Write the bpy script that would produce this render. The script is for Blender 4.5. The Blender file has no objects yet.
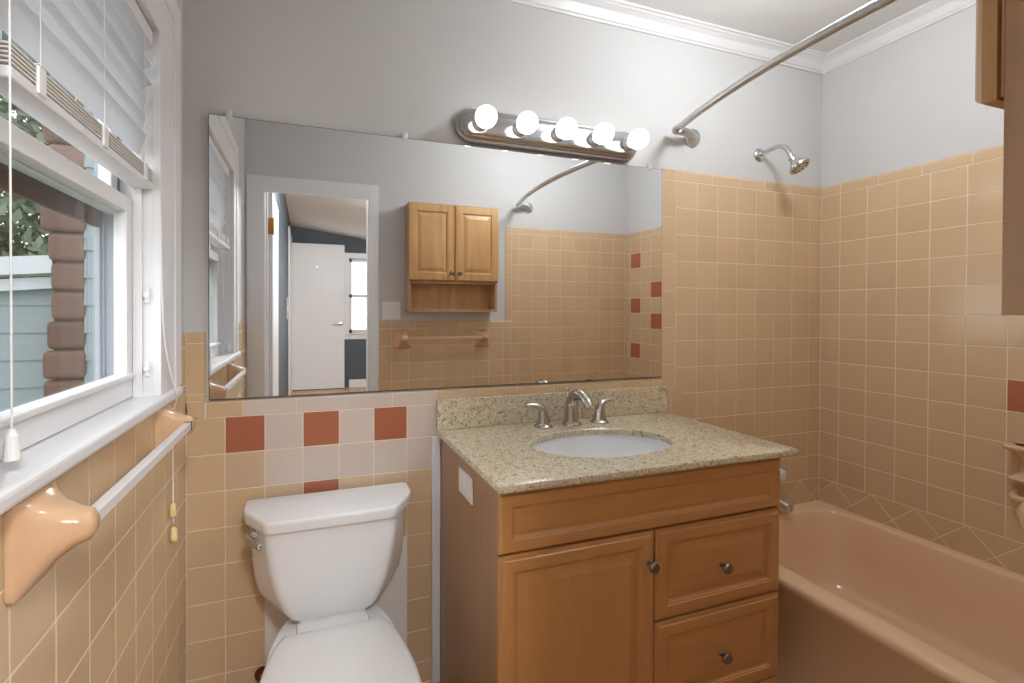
import bpy, bmesh, math, random
from mathutils import Vector, Matrix
PI = math.pi
random.seed(7)
S = bpy.context.scene
COL = S.collection

# ------------------------------------------------------------------ camera
FPX, YAW, PITCH, ROLL = 475.727, 0.33213, -0.00842, 0.00268
PX, PY = 471.66, 315.59
CAM = Vector((0.33469, -1.575, 1.265))
cd = bpy.data.cameras.new('camera'); cam = bpy.data.objects.new('camera', cd); COL.objects.link(cam)
cd.sensor_fit = 'HORIZONTAL'; cd.sensor_width = 36.0
cd.lens = FPX / 1024 * 36.0
cd.shift_x = (512 - PX) / 1024
cd.shift_y = (PY - 341.5) / 1024
cd.clip_start = 0.01; cd.clip_end = 200
_F = Vector((math.sin(YAW) * math.cos(PITCH), math.cos(YAW) * math.cos(PITCH), math.sin(PITCH)))
_R0 = Vector((math.cos(YAW), -math.sin(YAW), 0)); _U0 = _R0.cross(_F)
_R = _R0 * math.cos(ROLL) + _U0 * math.sin(ROLL); _U = -_R0 * math.sin(ROLL) + _U0 * math.cos(ROLL)
m = Matrix.Identity(4)
for i in range(3):
    m[i][0] = _R[i]; m[i][1] = _U[i]; m[i][2] = -_F[i]; m[i][3] = CAM[i]
cam.matrix_world = m
S.camera = cam

# ------------------------------------------------------------------ light and exposure
S.view_settings.view_transform = 'Standard'
S.view_settings.look = 'None'
S.view_settings.gamma = 1.0
S.view_settings.use_curve_mapping = False
S.view_settings.exposure = 0.68
W = bpy.data.worlds.new('sky'); S.world = W; W.use_nodes = True
_bg = W.node_tree.nodes['Background']
_bg.inputs[0].default_value = (0.90, 0.96, 1.0, 1); _bg.inputs[1].default_value = 2.3
BULB_STRENGTH = 2.1
BATH_FILL_STRENGTH = 31.0
HALL_FILL_STRENGTH = 120.0
PASSAGE_FILL_STRENGTH = 60.0
S.cycles.max_bounces = 10; S.cycles.diffuse_bounces = 6; S.cycles.glossy_bounces = 6
S.cycles.transparent_max_bounces = 12
S.cycles.sample_clamp_indirect = 6.0
S.cycles.use_denoising = True

# ------------------------------------------------------------------ measures
P = 0.1095                 # tile pitch
XR = 2.608                 # right wall tile face
D = 1.4387                 # front wall tile face at y = -D
PT = 0.006                 # painted wall lies this far behind the tile face
CEIL = 2.44
LANDING = 6.55             # far end of the room beyond the doorway

# ------------------------------------------------------------------ materials
def srgb(r, g, b):
    f = lambda c: c / 12.92 if c <= 0.04045 else ((c + 0.055) / 1.055) ** 2.4
    return (f(r / 255), f(g / 255), f(b / 255), 1.0)

def base_mat(name):
    mt = bpy.data.materials.new(name); mt.use_nodes = True
    nt = mt.node_tree
    return mt, nt, nt.nodes['Principled BSDF']

def simple(name, col, rough=0.5, metal=0.0, spec=0.5, bump=0.0, bscale=200.0, var=0.0, vscale=6.0, coat=0.0):
    mt, nt, b = base_mat(name)
    b.inputs['Base Color'].default_value = col
    b.inputs['Roughness'].default_value = rough
    b.inputs['Metallic'].default_value = metal
    b.inputs['Specular IOR Level'].default_value = spec
    b.inputs['Coat Weight'].default_value = coat
    tc = nt.nodes.new('ShaderNodeTexCoord')
    nz = nt.nodes.new('ShaderNodeTexNoise'); nz.inputs['Scale'].default_value = vscale; nz.inputs['Detail'].default_value = 3
    nt.links.new(tc.outputs['Object'], nz.inputs['Vector'])
    mx = nt.nodes.new('ShaderNodeMix'); mx.data_type = 'RGBA'
    mx.inputs[6].default_value = tuple(c * (1 - var) for c in col[:3]) + (1,)
    mx.inputs[7].default_value = tuple(min(1, c * (1 + var)) for c in col[:3]) + (1,)
    nt.links.new(nz.outputs['Fac'], mx.inputs[0]); nt.links.new(mx.outputs[2], b.inputs['Base Color'])
    if bump:
        n2 = nt.nodes.new('ShaderNodeTexNoise'); n2.inputs['Scale'].default_value = bscale
        nt.links.new(tc.outputs['Object'], n2.inputs['Vector'])
        bp = nt.nodes.new('ShaderNodeBump'); bp.inputs['Strength'].default_value = bump; bp.inputs['Distance'].default_value = 0.002
        nt.links.new(n2.outputs['Fac'], bp.inputs['Height']); nt.links.new(bp.outputs[0], b.inputs['Normal'])
    return mt

def ceramic(name, col, var=0.06, rough=0.14):
    """glazed tile: each tile (mesh island) a slightly different shade"""
    mt, nt, b = base_mat(name)
    b.inputs['Roughness'].default_value = rough
    g = nt.nodes.new('ShaderNodeNewGeometry')
    mx = nt.nodes.new('ShaderNodeMix'); mx.data_type = 'RGBA'
    mx.inputs[6].default_value = tuple(c * (1 - var) for c in col[:3]) + (1,)
    mx.inputs[7].default_value = tuple(min(1, c * (1 + var)) for c in col[:3]) + (1,)
    nt.links.new(g.outputs['Random Per Island'], mx.inputs[0])
    nt.links.new(mx.outputs[2], b.inputs['Base Color'])
    tc = nt.nodes.new('ShaderNodeTexCoord')
    n2 = nt.nodes.new('ShaderNodeTexNoise'); n2.inputs['Scale'].default_value = 14
    nt.links.new(tc.outputs['Object'], n2.inputs['Vector'])
    bp = nt.nodes.new('ShaderNodeBump'); bp.inputs['Strength'].default_value = 0.06; bp.inputs['Distance'].default_value = 0.004
    nt.links.new(n2.outputs['Fac'], bp.inputs['Height']); nt.links.new(bp.outputs[0], b.inputs['Normal'])
    return mt

def wood(name, c1, c2, axis='Z', rough=0.35, ring=7.0, fine=70.0, contrast=0.5, coat=0.2):
    mt, nt, b = base_mat(name)
    N = nt.nodes.new; L = nt.links.new
    tc = N('ShaderNodeTexCoord'); mp = N('ShaderNodeMapping')
    sc = {'X': (0.07, 1, 1), 'Y': (1, 0.07, 1), 'Z': (1, 1, 0.07)}[axis]
    mp.inputs['Scale'].default_value = sc
    L(tc.outputs['Object'], mp.inputs['Vector'])
    n1 = N('ShaderNodeTexNoise'); n1.inputs['Scale'].default_value = ring; n1.inputs['Detail'].default_value = 2; n1.inputs['Distortion'].default_value = 1.2
    L(mp.outputs[0], n1.inputs['Vector'])
    mu = N('ShaderNodeMath'); mu.operation = 'MULTIPLY'; mu.inputs[1].default_value = 9.0; L(n1.outputs['Fac'], mu.inputs[0])
    fr = N('ShaderNodeMath'); fr.operation = 'PINGPONG'; fr.inputs[1].default_value = 1.0; L(mu.outputs[0], fr.inputs[0])
    n2 = N('ShaderNodeTexNoise'); n2.inputs['Scale'].default_value = fine; n2.inputs['Detail'].default_value = 4
    L(mp.outputs[0], n2.inputs['Vector'])
    ad = N('ShaderNodeMath'); ad.operation = 'MULTIPLY_ADD'; ad.inputs[1].default_value = contrast; L(fr.outputs[0], ad.inputs[0])
    m2 = N('ShaderNodeMath'); m2.operation = 'MULTIPLY'; m2.inputs[1].default_value = 1 - contrast * 0.6; L(n2.outputs['Fac'], m2.inputs[0])
    L(m2.outputs[0], ad.inputs[2])
    mx = N('ShaderNodeMix'); mx.data_type = 'RGBA'; mx.inputs[6].default_value = c1; mx.inputs[7].default_value = c2
    L(ad.outputs[0], mx.inputs[0]); L(mx.outputs[2], b.inputs['Base Color'])
    b.inputs['Roughness'].default_value = rough; b.inputs['Coat Weight'].default_value = coat; b.inputs['Coat Roughness'].default_value = 0.2
    bp = N('ShaderNodeBump'); bp.inputs['Strength'].default_value = 0.08; bp.inputs['Distance'].default_value = 0.001
    L(n2.outputs['Fac'], bp.inputs['Height']); L(bp.outputs[0], b.inputs['Normal'])
    return mt

def granite(name):
    mt, nt, b = base_mat(name)
    N = nt.nodes.new; L = nt.links.new
    tc = N('ShaderNodeTexCoord')
    v = N('ShaderNodeTexVoronoi'); v.inputs['Scale'].default_value = 240; L(tc.outputs['Object'], v.inputs['Vector'])
    sp = N('ShaderNodeSeparateColor'); L(v.outputs['Color'], sp.inputs[0])
    n = N('ShaderNodeTexNoise'); n.inputs['Scale'].default_value = 60; n.inputs['Detail'].default_value = 6; L(tc.outputs['Object'], n.inputs['Vector'])
    ad = N('ShaderNodeMath'); ad.operation = 'MULTIPLY_ADD'; ad.inputs[1].default_value = 0.55; L(sp.outputs[0], ad.inputs[0])
    ml = N('ShaderNodeMath'); ml.operation = 'MULTIPLY'; ml.inputs[1].default_value = 0.5; L(n.outputs['Fac'], ml.inputs[0]); L(ml.outputs[0], ad.inputs[2])
    r = N('ShaderNodeValToRGB'); L(ad.outputs[0], r.inputs[0])
    e = r.color_ramp.elements
    e[0].position = 0.20; e[0].color = srgb(112, 100, 86)
    e[1].position = 0.85; e[1].color = srgb(224, 216, 200)
    for p, c in ((0.30, srgb(170, 154, 126)), (0.42, srgb(200, 184, 152)), (0.58, srgb(210, 198, 170)), (0.70, srgb(190, 182, 168))):
        k = e.new(p); k.color = c
    L(r.outputs[0], b.inputs['Base Color'])
    b.inputs['Roughness'].default_value = 0.16
    return mt

def emit(name, col, strength):
    mt, nt, b = base_mat(name)
    b.inputs['Base Color'].default_value = (0.9, 0.9, 0.9, 1)
    b.inputs['Emission Color'].default_value = col; b.inputs['Emission Strength'].default_value = strength
    return mt

def glass_pane(name, tint=(1, 1, 1, 1)):
    mt = bpy.data.materials.new(name); mt.use_nodes = True; nt = mt.node_tree
    nt.nodes.remove(nt.nodes['Principled BSDF'])
    t = nt.nodes.new('ShaderNodeBsdfTransparent'); t.inputs[0].default_value = tint
    g = nt.nodes.new('ShaderNodeBsdfGlossy'); g.inputs['Roughness'].default_value = 0.02
    lw = nt.nodes.new('ShaderNodeLayerWeight'); lw.inputs[0].default_value = 0.5
    pw = nt.nodes.new('ShaderNodeMath'); pw.operation = 'POWER'; pw.inputs[1].default_value = 5.0; nt.links.new(lw.outputs['Facing'], pw.inputs[0])
    f = nt.nodes.new('ShaderNodeMath'); f.operation = 'MULTIPLY_ADD'; f.inputs[1].default_value = 0.6; f.inputs[2].default_value = 0.03; nt.links.new(pw.outputs[0], f.inputs[0])
    mx = nt.nodes.new('ShaderNodeMixShader')
    nt.links.new(f.outputs[0], mx.inputs[0]); nt.links.new(t.outputs[0], mx.inputs[1]); nt.links.new(g.outputs[0], mx.inputs[2])
    nt.links.new(mx.outputs[0], nt.nodes['Material Output'].inputs['Surface'])
    return mt

def translucent(name, col, amount):
    mt = bpy.data.materials.new(name); mt.use_nodes = True; nt = mt.node_tree
    nt.nodes.remove(nt.nodes['Principled BSDF'])
    d = nt.nodes.new('ShaderNodeBsdfDiffuse'); d.inputs[0].default_value = col
    t = nt.nodes.new('ShaderNodeBsdfTranslucent'); t.inputs[0].default_value = col
    mx = nt.nodes.new('ShaderNodeMixShader'); mx.inputs[0].default_value = amount
    nt.links.new(d.outputs[0], mx.inputs[1]); nt.links.new(t.outputs[0], mx.inputs[2])
    nt.links.new(mx.outputs[0], nt.nodes['Material Output'].inputs['Surface'])
    return mt

def mirror_mat(name):
    mt, nt, b = base_mat(name)
    b.inputs['Base Color'].default_value = (0.93, 0.94, 0.94, 1); b.inputs['Metallic'].default_value = 1; b.inputs['Roughness'].default_value = 0.0
    return mt

def leaf_mat(name, c1, c2):
    mt, nt, b = base_mat(name)
    g = nt.nodes.new('ShaderNodeNewGeometry')
    mx = nt.nodes.new('ShaderNodeMix'); mx.data_type = 'RGBA'; mx.inputs[6].default_value = c1; mx.inputs[7].default_value = c2
    nt.links.new(g.outputs['Random Per Island'], mx.inputs[0]); nt.links.new(mx.outputs[2], b.inputs['Base Color'])
    b.inputs['Roughness'].default_value = 0.6
    return mt

def brick_mat(name):
    mt, nt, b = base_mat(name)
    tc = nt.nodes.new('ShaderNodeTexCoord')
    mp = nt.nodes.new('ShaderNodeMapping'); mp.inputs['Rotation'].default_value = (PI / 2, 0, 0)
    br = nt.nodes.new('ShaderNodeTexBrick')
    br.inputs['Color1'].default_value = srgb(150, 92, 72); br.inputs['Color2'].default_value = srgb(118, 74, 60); br.inputs['Mortar'].default_value = srgb(170, 160, 150)
    br.inputs['Scale'].default_value = 1.0; br.inputs['Brick Width'].default_value = 0.21; br.inputs['Row Height'].default_value = 0.075; br.inputs['Mortar Size'].default_value = 0.006
    nt.links.new(tc.outputs['Object'], mp.inputs[0]); nt.links.new(mp.outputs[0], br.inputs['Vector']); nt.links.new(br.outputs['Color'], b.inputs['Base Color'])
    b.inputs['Roughness'].default_value = 0.9
    return mt

M = {
    'paint': simple('wall_paint', srgb(199, 199, 199), 0.8, spec=0.2, bump=0.05, bscale=300, var=0.01),
    'ceil': simple('ceiling_paint', srgb(224, 224, 223), 0.85, spec=0.2, bump=0.05, bscale=250, var=0.01),
    'trimw': simple('white_gloss_paint', srgb(222, 222, 224), 0.35, var=0.01),
    'tan': ceramic('tan_glazed_tile', srgb(201, 173, 138), 0.04),
    'pale': ceramic('glare_paled_tile', srgb(200, 186, 176), 0.03),  # tan tile with pale glare put into its colour
    'half': ceramic('half_glare_tile', srgb(200, 174, 146), 0.03),  # tan tile carrying about half of that glare in its colour
    'red': ceramic('russet_glazed_tile', srgb(166, 100, 74), 0.05),
    'white': ceramic('white_glazed_tile', srgb(222, 220, 218), 0.02),
    'grout': simple('grout', srgb(222, 208, 186), 0.8, var=0.05, vscale=20),
    'tub': simple('tan_enamel', srgb(222, 188, 154), 0.13, var=0.02, vscale=3),
    'tanpost': simple('tan_ceramic', srgb(203, 166, 132), 0.12, var=0.03, vscale=20),
    'china': simple('white_china', srgb(230, 232, 234), 0.09, var=0.005),
    'seat': simple('white_seat_plastic', srgb(230, 230, 229), 0.25, var=0.005),
    'vwood': wood('maple_stain_upright', srgb(182, 131, 80), srgb(198, 148, 94), 'Z', 0.34, 5, 60, 0.25),
    'vwoodx': wood('maple_stain_level', srgb(180, 129, 78), srgb(196, 146, 92), 'X', 0.34, 5, 60, 0.25),
    'vside': wood('maple_shaded_side', srgb(154, 118, 86), srgb(168, 132, 98), 'Z', 0.4, 5, 50, 0.2),  # greyer copy of the maple, side lighting mixed into the colour
    'oak': wood('golden_oak', srgb(168, 122, 72), srgb(206, 162, 106), 'Z', 0.35, 6, 120, 0.55),
    'oakside': wood('oak_side', srgb(158, 118, 84), srgb(190, 152, 114), 'Z', 0.35, 6, 120, 0.55),
    'dark': simple('dark_gap', srgb(40, 28, 20), 0.8),
    'granite': granite('beige_granite'),
    'nickel': simple('brushed_nickel', srgb(190, 186, 180), 0.24, 1.0, var=0.03, vscale=40),
    'chrome': simple('chrome', srgb(205, 206, 208), 0.12, 1.0, var=0.01),
    'satin': simple('satin_chrome', srgb(200, 200, 200), 0.34, 1.0, var=0.02),
    'plate': simple('polished_plate', srgb(178, 178, 180), 0.16, 1.0, var=0.02),
    'knob': simple('pewter_knob', srgb(140, 132, 126), 0.3, 1.0, var=0.1, vscale=60),
    'brass': simple('aged_brass', srgb(190, 140, 60), 0.35, 1.0, var=0.05),
    'bronze': simple('bronze_valve', srgb(120, 84, 56), 0.35, 1.0, var=0.1),
    'mirror': mirror_mat('mirror_silver'),
    'mirroredge': simple('mirror_edge', srgb(96, 100, 100), 0.3, 0.6),
    'clear': simple('clear_plastic', srgb(214, 216, 216), 0.2),
    'plastic': simple('white_plastic', srgb(226, 226, 224), 0.35),
    'cream': simple('cream_plastic', srgb(226, 212, 150), 0.4),
    'bar': simple('white_bar', srgb(218, 216, 214), 0.3),
    'barwood': simple('beige_bar', srgb(206, 170, 128), 0.35, var=0.05),
    'bulb': emit('glowing_bulb', (1.0, 0.99, 0.98, 1), BULB_STRENGTH),
    'lamp': emit('hall_fill_glow', (1.0, 0.98, 0.95, 1), HALL_FILL_STRENGTH),
    'bathfill': emit('bath_fill_glow', (0.94, 0.975, 1.0, 1), BATH_FILL_STRENGTH),
    'passfill': emit('passage_fill_glow', (0.96, 0.98, 1.0, 1), PASSAGE_FILL_STRENGTH),
    'slat': translucent('blind_slat', srgb(222, 224, 228), 0.35),
    'slatstack': simple('blind_slat_edge', srgb(220, 217, 211), 0.5),
    'glass': glass_pane('window_glass', (0.96, 0.96, 0.96, 1)),
    'bronzeframe': simple('brown_storm_frame', srgb(92, 72, 58), 0.5),
    'blue': simple('slate_blue_paint', srgb(74, 83, 92), 0.6, var=0.02),
    'hallfloor': wood('oak_floor', srgb(178, 136, 92), srgb(204, 164, 120), 'Y', 0.35, 5, 60, 0.4),
    'floor': simple('tan_floor_tile', srgb(178, 140, 100), 0.4, var=0.12, vscale=60),
    'siding': simple('aqua_siding', srgb(116, 124, 126), 0.6, var=0.03),
    'liner': simple('grey_vinyl', srgb(136, 143, 152), 0.5),
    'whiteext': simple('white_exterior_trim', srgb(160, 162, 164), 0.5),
    'brick': ceramic('weathered_brick', srgb(88, 66, 56), 0.25, 0.9),
    'shingle': simple('roof_shingle', srgb(110, 104, 100), 0.9, var=0.3, vscale=40),
    'leafa': leaf_mat('leaves', srgb(60, 72, 50), srgb(102, 112, 86)),
    'leafb': leaf_mat('grey_leaves', srgb(72, 84, 68), srgb(118, 128, 108)),
    'bark': simple('bark', srgb(92, 76, 62), 0.9, var=0.3, vscale=30),
    'grass': simple('grass', srgb(96, 118, 70), 0.9, var=0.3, vscale=20),
    'rubber': simple('dark_rubber', srgb(60, 58, 56), 0.6),
}

# ------------------------------------------------------------------ mesh helpers
def obj(name, bm, mats, parent=None, smooth=False, angle=None):
    me = bpy.data.meshes.new(name)
    bmesh.ops.recalc_face_normals(bm, faces=bm.faces)
    bm.to_mesh(me); bm.free()
    for k in (mats if isinstance(mats, (list, tuple)) else [mats]):
        me.materials.append(M[k])
    if smooth:
        for p in me.polygons: p.use_smooth = True
        if angle is not None:
            me.set_sharp_from_angle(angle=math.radians(angle))
    o = bpy.data.objects.new(name, me); COL.objects.link(o)
    if parent is not None: o.parent = parent
    return o

def tag(o, label, cat, group=None):
    o['label'] = label; o['category'] = cat
    if group: o['group'] = group
    return o

def thing(name, label, cat, group=None):
    o = bpy.data.objects.new(name, None); COL.objects.link(o); o.empty_display_size = 0.05
    return tag(o, label, cat, group)

def struct(o):
    o['kind'] = 'structure'; return o

def struct_root(name):
    o = bpy.data.objects.new(name, None); COL.objects.link(o); o.empty_display_size = 0.05
    return struct(o)

def NB(): return bmesh.new()

def box(bm, x0, x1, y0, y1, z0, z1, bev=0.0, seg=2, mi=0):
    r = bmesh.ops.create_cube(bm, size=1.0)
    vs = r['verts']
    for v in vs:
        v.co = Vector((x0 + (v.co.x + .5) * (x1 - x0), y0 + (v.co.y + .5) * (y1 - y0), z0 + (v.co.z + .5) * (z1 - z0)))
    fs = set(f for v in vs for f in v.link_faces)
    for f in fs: f.material_index = mi
    if bev > 0:
        es = list(set(e for v in vs for e in v.link_edges))
        bmesh.ops.bevel(bm, geom=es, offset=bev, segments=seg, affect='EDGES', profile=0.5)
    return vs

def loft(bm, rings, cap0=True, cap1=True, closed=True, mi=0):
    """rings: lists of equal point counts"""
    R = [[bm.verts.new(Vector(p)) for p in r] for r in rings]
    n = len(R[0])
    for a, b in zip(R, R[1:]):
        for i in range(n if closed else n - 1):
            j = (i + 1) % n
            try:
                f = bm.faces.new((a[i], a[j], b[j], b[i])); f.material_index = mi
            except ValueError: pass
    if cap0:
        f = bm.faces.new(list(reversed(R[0]))); f.material_index = mi
    if cap1:
        f = bm.faces.new(R[-1]); f.material_index = mi
    return R

def lathe(bm, prof, c, axis=(0, 0, 1), seg=28, cap=True, mi=0):
    """prof: (radius, distance along axis)"""
    ax = Vector(axis).normalized()
    t = Vector((1, 0, 0)) if abs(ax.x) < 0.8 else Vector((0, 1, 0))
    u = ax.cross(t).normalized(); w = ax.cross(u)
    c = Vector(c)
    rings = [[c + ax * h + (u * math.cos(2 * PI * k / seg) + w * math.sin(2 * PI * k / seg)) * max(r, 1e-5) for k in range(seg)] for r, h in prof]
    loft(bm, rings, cap, cap, mi=mi)

def smoothpath(pts, n=8):
    P_ = [Vector(p) for p in pts]; out = []
    for i in range(len(P_) - 1):
        p0 = P_[max(i - 1, 0)]; p1 = P_[i]; p2 = P_[i + 1]; p3 = P_[min(i + 2, len(P_) - 1)]
        for k in range(n):
            t = k / n
            out.append(0.5 * ((2 * p1) + (p2 - p0) * t + (2 * p0 - 5 * p1 + 4 * p2 - p3) * t * t + (3 * p1 - p0 - 3 * p2 + p3) * t ** 3))
    out.append(P_[-1]); return out

def tube(bm, pts, rad, seg=14, mi=0, sx=1.0):
    pts = [Vector(p) for p in pts]; n = len(pts)
    rs = rad if isinstance(rad, (list, tuple)) else [rad] * n
    if len(rs) != n:
        rs = [rs[0] + (rs[-1] - rs[0]) * i / (n - 1) if len(rs) == 2 else rs[min(int(i / (n - 1) * (len(rs) - 1)), len(rs) - 2)] +
              (rs[min(int(i / (n - 1) * (len(rs) - 1)), len(rs) - 2) + 1] - rs[min(int(i / (n - 1) * (len(rs) - 1)), len(rs) - 2)]) *
              (i / (n - 1) * (len(rs) - 1) - min(int(i / (n - 1) * (len(rs) - 1)), len(rs) - 2)) for i in range(n)]
    rings = []; pu = None
    for i, p in enumerate(pts):
        d = (pts[min(i + 1, n - 1)] - pts[max(i - 1, 0)]).normalized()
        if pu is None:
            t = Vector((0, 0, 1)) if abs(d.z) < 0.9 else Vector((1, 0, 0))
            u = d.cross(t).normalized()
        else:
            u = (pu - d * pu.dot(d)).normalized()
        w = d.cross(u); pu = u
        rings.append([p + (u * math.cos(2 * PI * k / seg) * sx + w * math.sin(2 * PI * k / seg)) * rs[i] for k in range(seg)])
    loft(bm, rings, mi=mi)

def fillet(poly, rad, n=5):
    """round the corners of a 2-D polygon; rad is one radius or one per corner"""
    out = []; m_ = len(poly)
    for i in range(m_):
        p = Vector(poly[i]); a = Vector(poly[i - 1]); b = Vector(poly[(i + 1) % m_])
        r = rad[i] if isinstance(rad, (list, tuple)) else rad
        da = (a - p); db = (b - p); la = da.length; lb = db.length
        t = min(r, la * .45, lb * .45)
        A = p + da.normalized() * t; B = p + db.normalized() * t
        for k in range(n + 1):
            s = k / n
            out.append(tuple(A * (1 - s) ** 2 + p * 2 * s * (1 - s) + B * s * s))
    return out

def area2(poly):
    return sum(poly[i - 1][0] * poly[i][1] - poly[i][0] * poly[i - 1][1] for i in range(len(poly))) / 2

def shrink(poly, d):
    """move every edge of a convex polygon inward by d"""
    if area2(poly) < 0: poly = poly[::-1]
    n = len(poly); lines = []
    for i in range(n):
        a = Vector(poly[i]); b = Vector(poly[(i + 1) % n]); t = (b - a)
        if t.length < 1e-6: return None
        t.normalize(); nn = Vector((-t.y, t.x))
        lines.append((a + nn * d, t))
    out = []
    for i in range(n):
        p, t = lines[i - 1]; q, s = lines[i]
        den = t.x * s.y - t.y * s.x
        if abs(den) < 1e-6: return None
        k = ((q - p).x * s.y - (q - p).y * s.x) / den
        out.append(tuple(p + t * k))
    return out if area2(out) > 1e-6 else None

def clip(poly, x0, y0, x1, y1):
    def cut(pl, inside, inter):
        o = []
        for i in range(len(pl)):
            a, b = pl[i - 1], pl[i]
            ia, ib = inside(a), inside(b)
            if ib:
                if not ia: o.append(inter(a, b))
                o.append(b)
            elif ia: o.append(inter(a, b))
        return o
    def ix(v): return lambda a, b: (v, a[1] + (b[1] - a[1]) * (v - a[0]) / (b[0] - a[0]))
    def iy(v): return lambda a, b: (a[0] + (b[0] - a[0]) * (v - a[1]) / (b[1] - a[1]), v)
    for ins, it in ((lambda p: p[0] >= x0, ix(x0)), (lambda p: p[0] <= x1, ix(x1)), (lambda p: p[1] >= y0, iy(y0)), (lambda p: p[1] <= y1, iy(y1))):
        if poly: poly = cut(poly, ins, it)
    o = []
    for p in poly:
        if not o or (abs(p[0] - o[-1][0]) + abs(p[1] - o[-1][1])) > 1e-5: o.append(p)
    if len(o) > 1 and abs(o[0][0] - o[-1][0]) + abs(o[0][1] - o[-1][1]) < 1e-5: o.pop()
    return o if len(o) > 2 else None

TILE_MATS = ['tan', 'pale', 'half', 'red', 'white']
def tiles(bm, polys, place, gap=0.0016, edge=0.0011, h=0.0035, tilt=0.0004):
    """polys: (2-D convex polygon, material index); place(u, v, height) gives the point; height 0 is the tile face"""
    for poly, mi in polys:
        a = shrink(list(poly), gap)
        if a is None: continue
        b = shrink(a, edge * 0.4); c = shrink(a, edge)
        if b is None or c is None or len(b) != len(a): continue
        cx = sum(p[0] for p in c) / len(c); cy = sum(p[1] for p in c) / len(c)
        tu, tv = random.uniform(-tilt, tilt) * 6, random.uniform(-tilt, tilt) * 6
        hh = lambda p, z: z + (p[0] - cx) * tu + (p[1] - cy) * tv
        loft(bm, [[place(p[0], p[1], -h - 0.001) for p in a], [place(p[0], p[1], hh(p, -0.0007)) for p in a],
                  [place(p[0], p[1], hh(p, -0.0002)) for p in b], [place(p[0], p[1], hh(p, 0)) for p in c]], cap0=False, mi=mi)

def grid(u0, u1, v0, v1, uo, vo, mat=lambda i, j: 0, du=P, dv=P):
    """tiles of a grid whose lines pass uo and vo, cut to the rectangle; j counts downward from vo"""
    out = []
    i0 = math.floor((u0 - uo) / du + 1e-6); i1 = math.ceil((u1 - uo) / du - 1e-6)
    j0 = math.floor((vo - v1) / dv + 1e-6); j1 = math.ceil((vo - v0) / dv - 1e-6)
    for i in range(i0, i1):
        for j in range(j0, j1):
            a, b = max(u0, uo + i * du), min(u1, uo + (i + 1) * du)
            c, d = max(v0, vo - (j + 1) * dv), min(v1, vo - j * dv)
            if b - a > 0.006 and d - c > 0.006:
                out.append(([(a, c), (b, c), (b, d), (a, d)], mat(i, j)))
    return out

def diamonds(u0, u1, v0, v1, top, phase):
    out = []; h = P / math.sqrt(2)
    for i in range(-60, 60):
        for j in range(-4, 5):
            cx = phase + i * 2 * h + (h if j % 2 else 0); cy = top - h - j * h
            pl = clip([(cx - h, cy), (cx, cy - h), (cx + h, cy), (cx, cy + h)], u0, v0, u1, v1)
            if pl and area2(pl) > 6e-5: out.append((pl, 0))
    return out

def bullnose(bm, a0, a1, inner, outer, place, horizontal=True, step=0.1505, start=0.0, mat=lambda a: 0, drop=0.008, gap=0.0012):
    """cap tiles in a row from a0 to a1 whose outer edge is rounded over; place(u, v, height)"""
    s = 1 if outer > inner else -1; w = abs(outer - inner); r = min(0.012, w * .6)
    prof = [(gap, -0.005), (gap, -0.0006), (gap + .001, 0), (w - r, 0)]
    for k in range(1, 7):
        t = k / 6 * PI / 2
        prof.append((w - r + r * math.sin(t), -drop + drop * math.cos(t)))
    x = a0 - ((a0 - start) % step); 
    while x < a1 - 1e-6:
        p, q = max(x, a0) + gap, min(x + step, a1) - gap
        if q - p > 0.004:
            rings = []
            for a in (p, p + .001, q - .001, q):
                e = 0.0008 if a in (p, q) else 0.0
                rings.append([place(a, inner + s * d, h - e) if horizontal else place(inner + s * d, a, h - e) for d, h in prof])
            loft(bm, rings, closed=False, cap0=False, cap1=False, mi=mat((p + q) / 2))
        x += step

# ------------------------------------------------------------------ the room shell
def place_back(u, v, h): return (u, -h, v)
def place_right(u, v, h): return (XR - h, -u, v)
def place_left(u, v, h): return (h, -u, v)
def place_front(u, v, h): return (u, -D + h, v)
# (height is negative going into the wall, so the face at 0 lies nearest the room)

# window opening in the left wall
WY0, WY1, WZ0, WZ1 = -0.905, -0.28, 1.045, 1.92
WALLT = 0.105
# doorway in the front wall
DX0, DX1, DZ = 0.101, 0.692, 2.0

wb = struct(obj('wall_back', (lambda bm: (box(bm, -WALLT, XR + .15, PT, PT + .15, 0, CEIL + .1), bm)[1])(NB()), 'paint'))
wr = struct(obj('wall_right', (lambda bm: (box(bm, XR + PT, XR + .15, -D - PT, PT, 0, CEIL + .1), bm)[1])(NB()), 'paint'))
bm = NB()
box(bm, -WALLT, -PT, -D - PT - .11, WY0, 0, CEIL + .1); box(bm, -WALLT, -PT, WY1, PT, 0, CEIL + .1)
box(bm, -WALLT, -PT, WY0, WY1, 0, WZ0 - .005); box(bm, -WALLT, -PT, WY0, WY1, WZ1, CEIL + .1)
wl = struct(obj('wall_left', bm, 'paint'))
FY0, FY1 = -D - PT - .11, -D - PT
bm = NB()
box(bm, -PT, DX0 - .015, FY0, FY1, 0, CEIL + .1); box(bm, DX1 + .015, XR + .15, FY0, FY1, 0, CEIL + .1); box(bm, DX0 - .015, DX1 + .015, FY0, FY1, DZ + .015, CEIL + .1)
wf = struct(obj('wall_front', bm, 'paint'))
bm = NB(); box(bm, -WALLT, XR + .15, FY0, PT + .15, CEIL, CEIL + .1); struct(obj('ceiling', bm, 'ceil'))
bm = NB(); box(bm, -PT, XR + PT, FY1, PT, -.1, -0.002)
fl = struct(obj('floor', bm, 'grout'))
bm = NB(); tiles(bm, grid(-.004, 1.80, -D, 0, 0, 0, du=.052, dv=.052), lambda u, v, h: (u, v, h), h=.0015)
obj('floor_tiles', bm, 'floor', fl)

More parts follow.
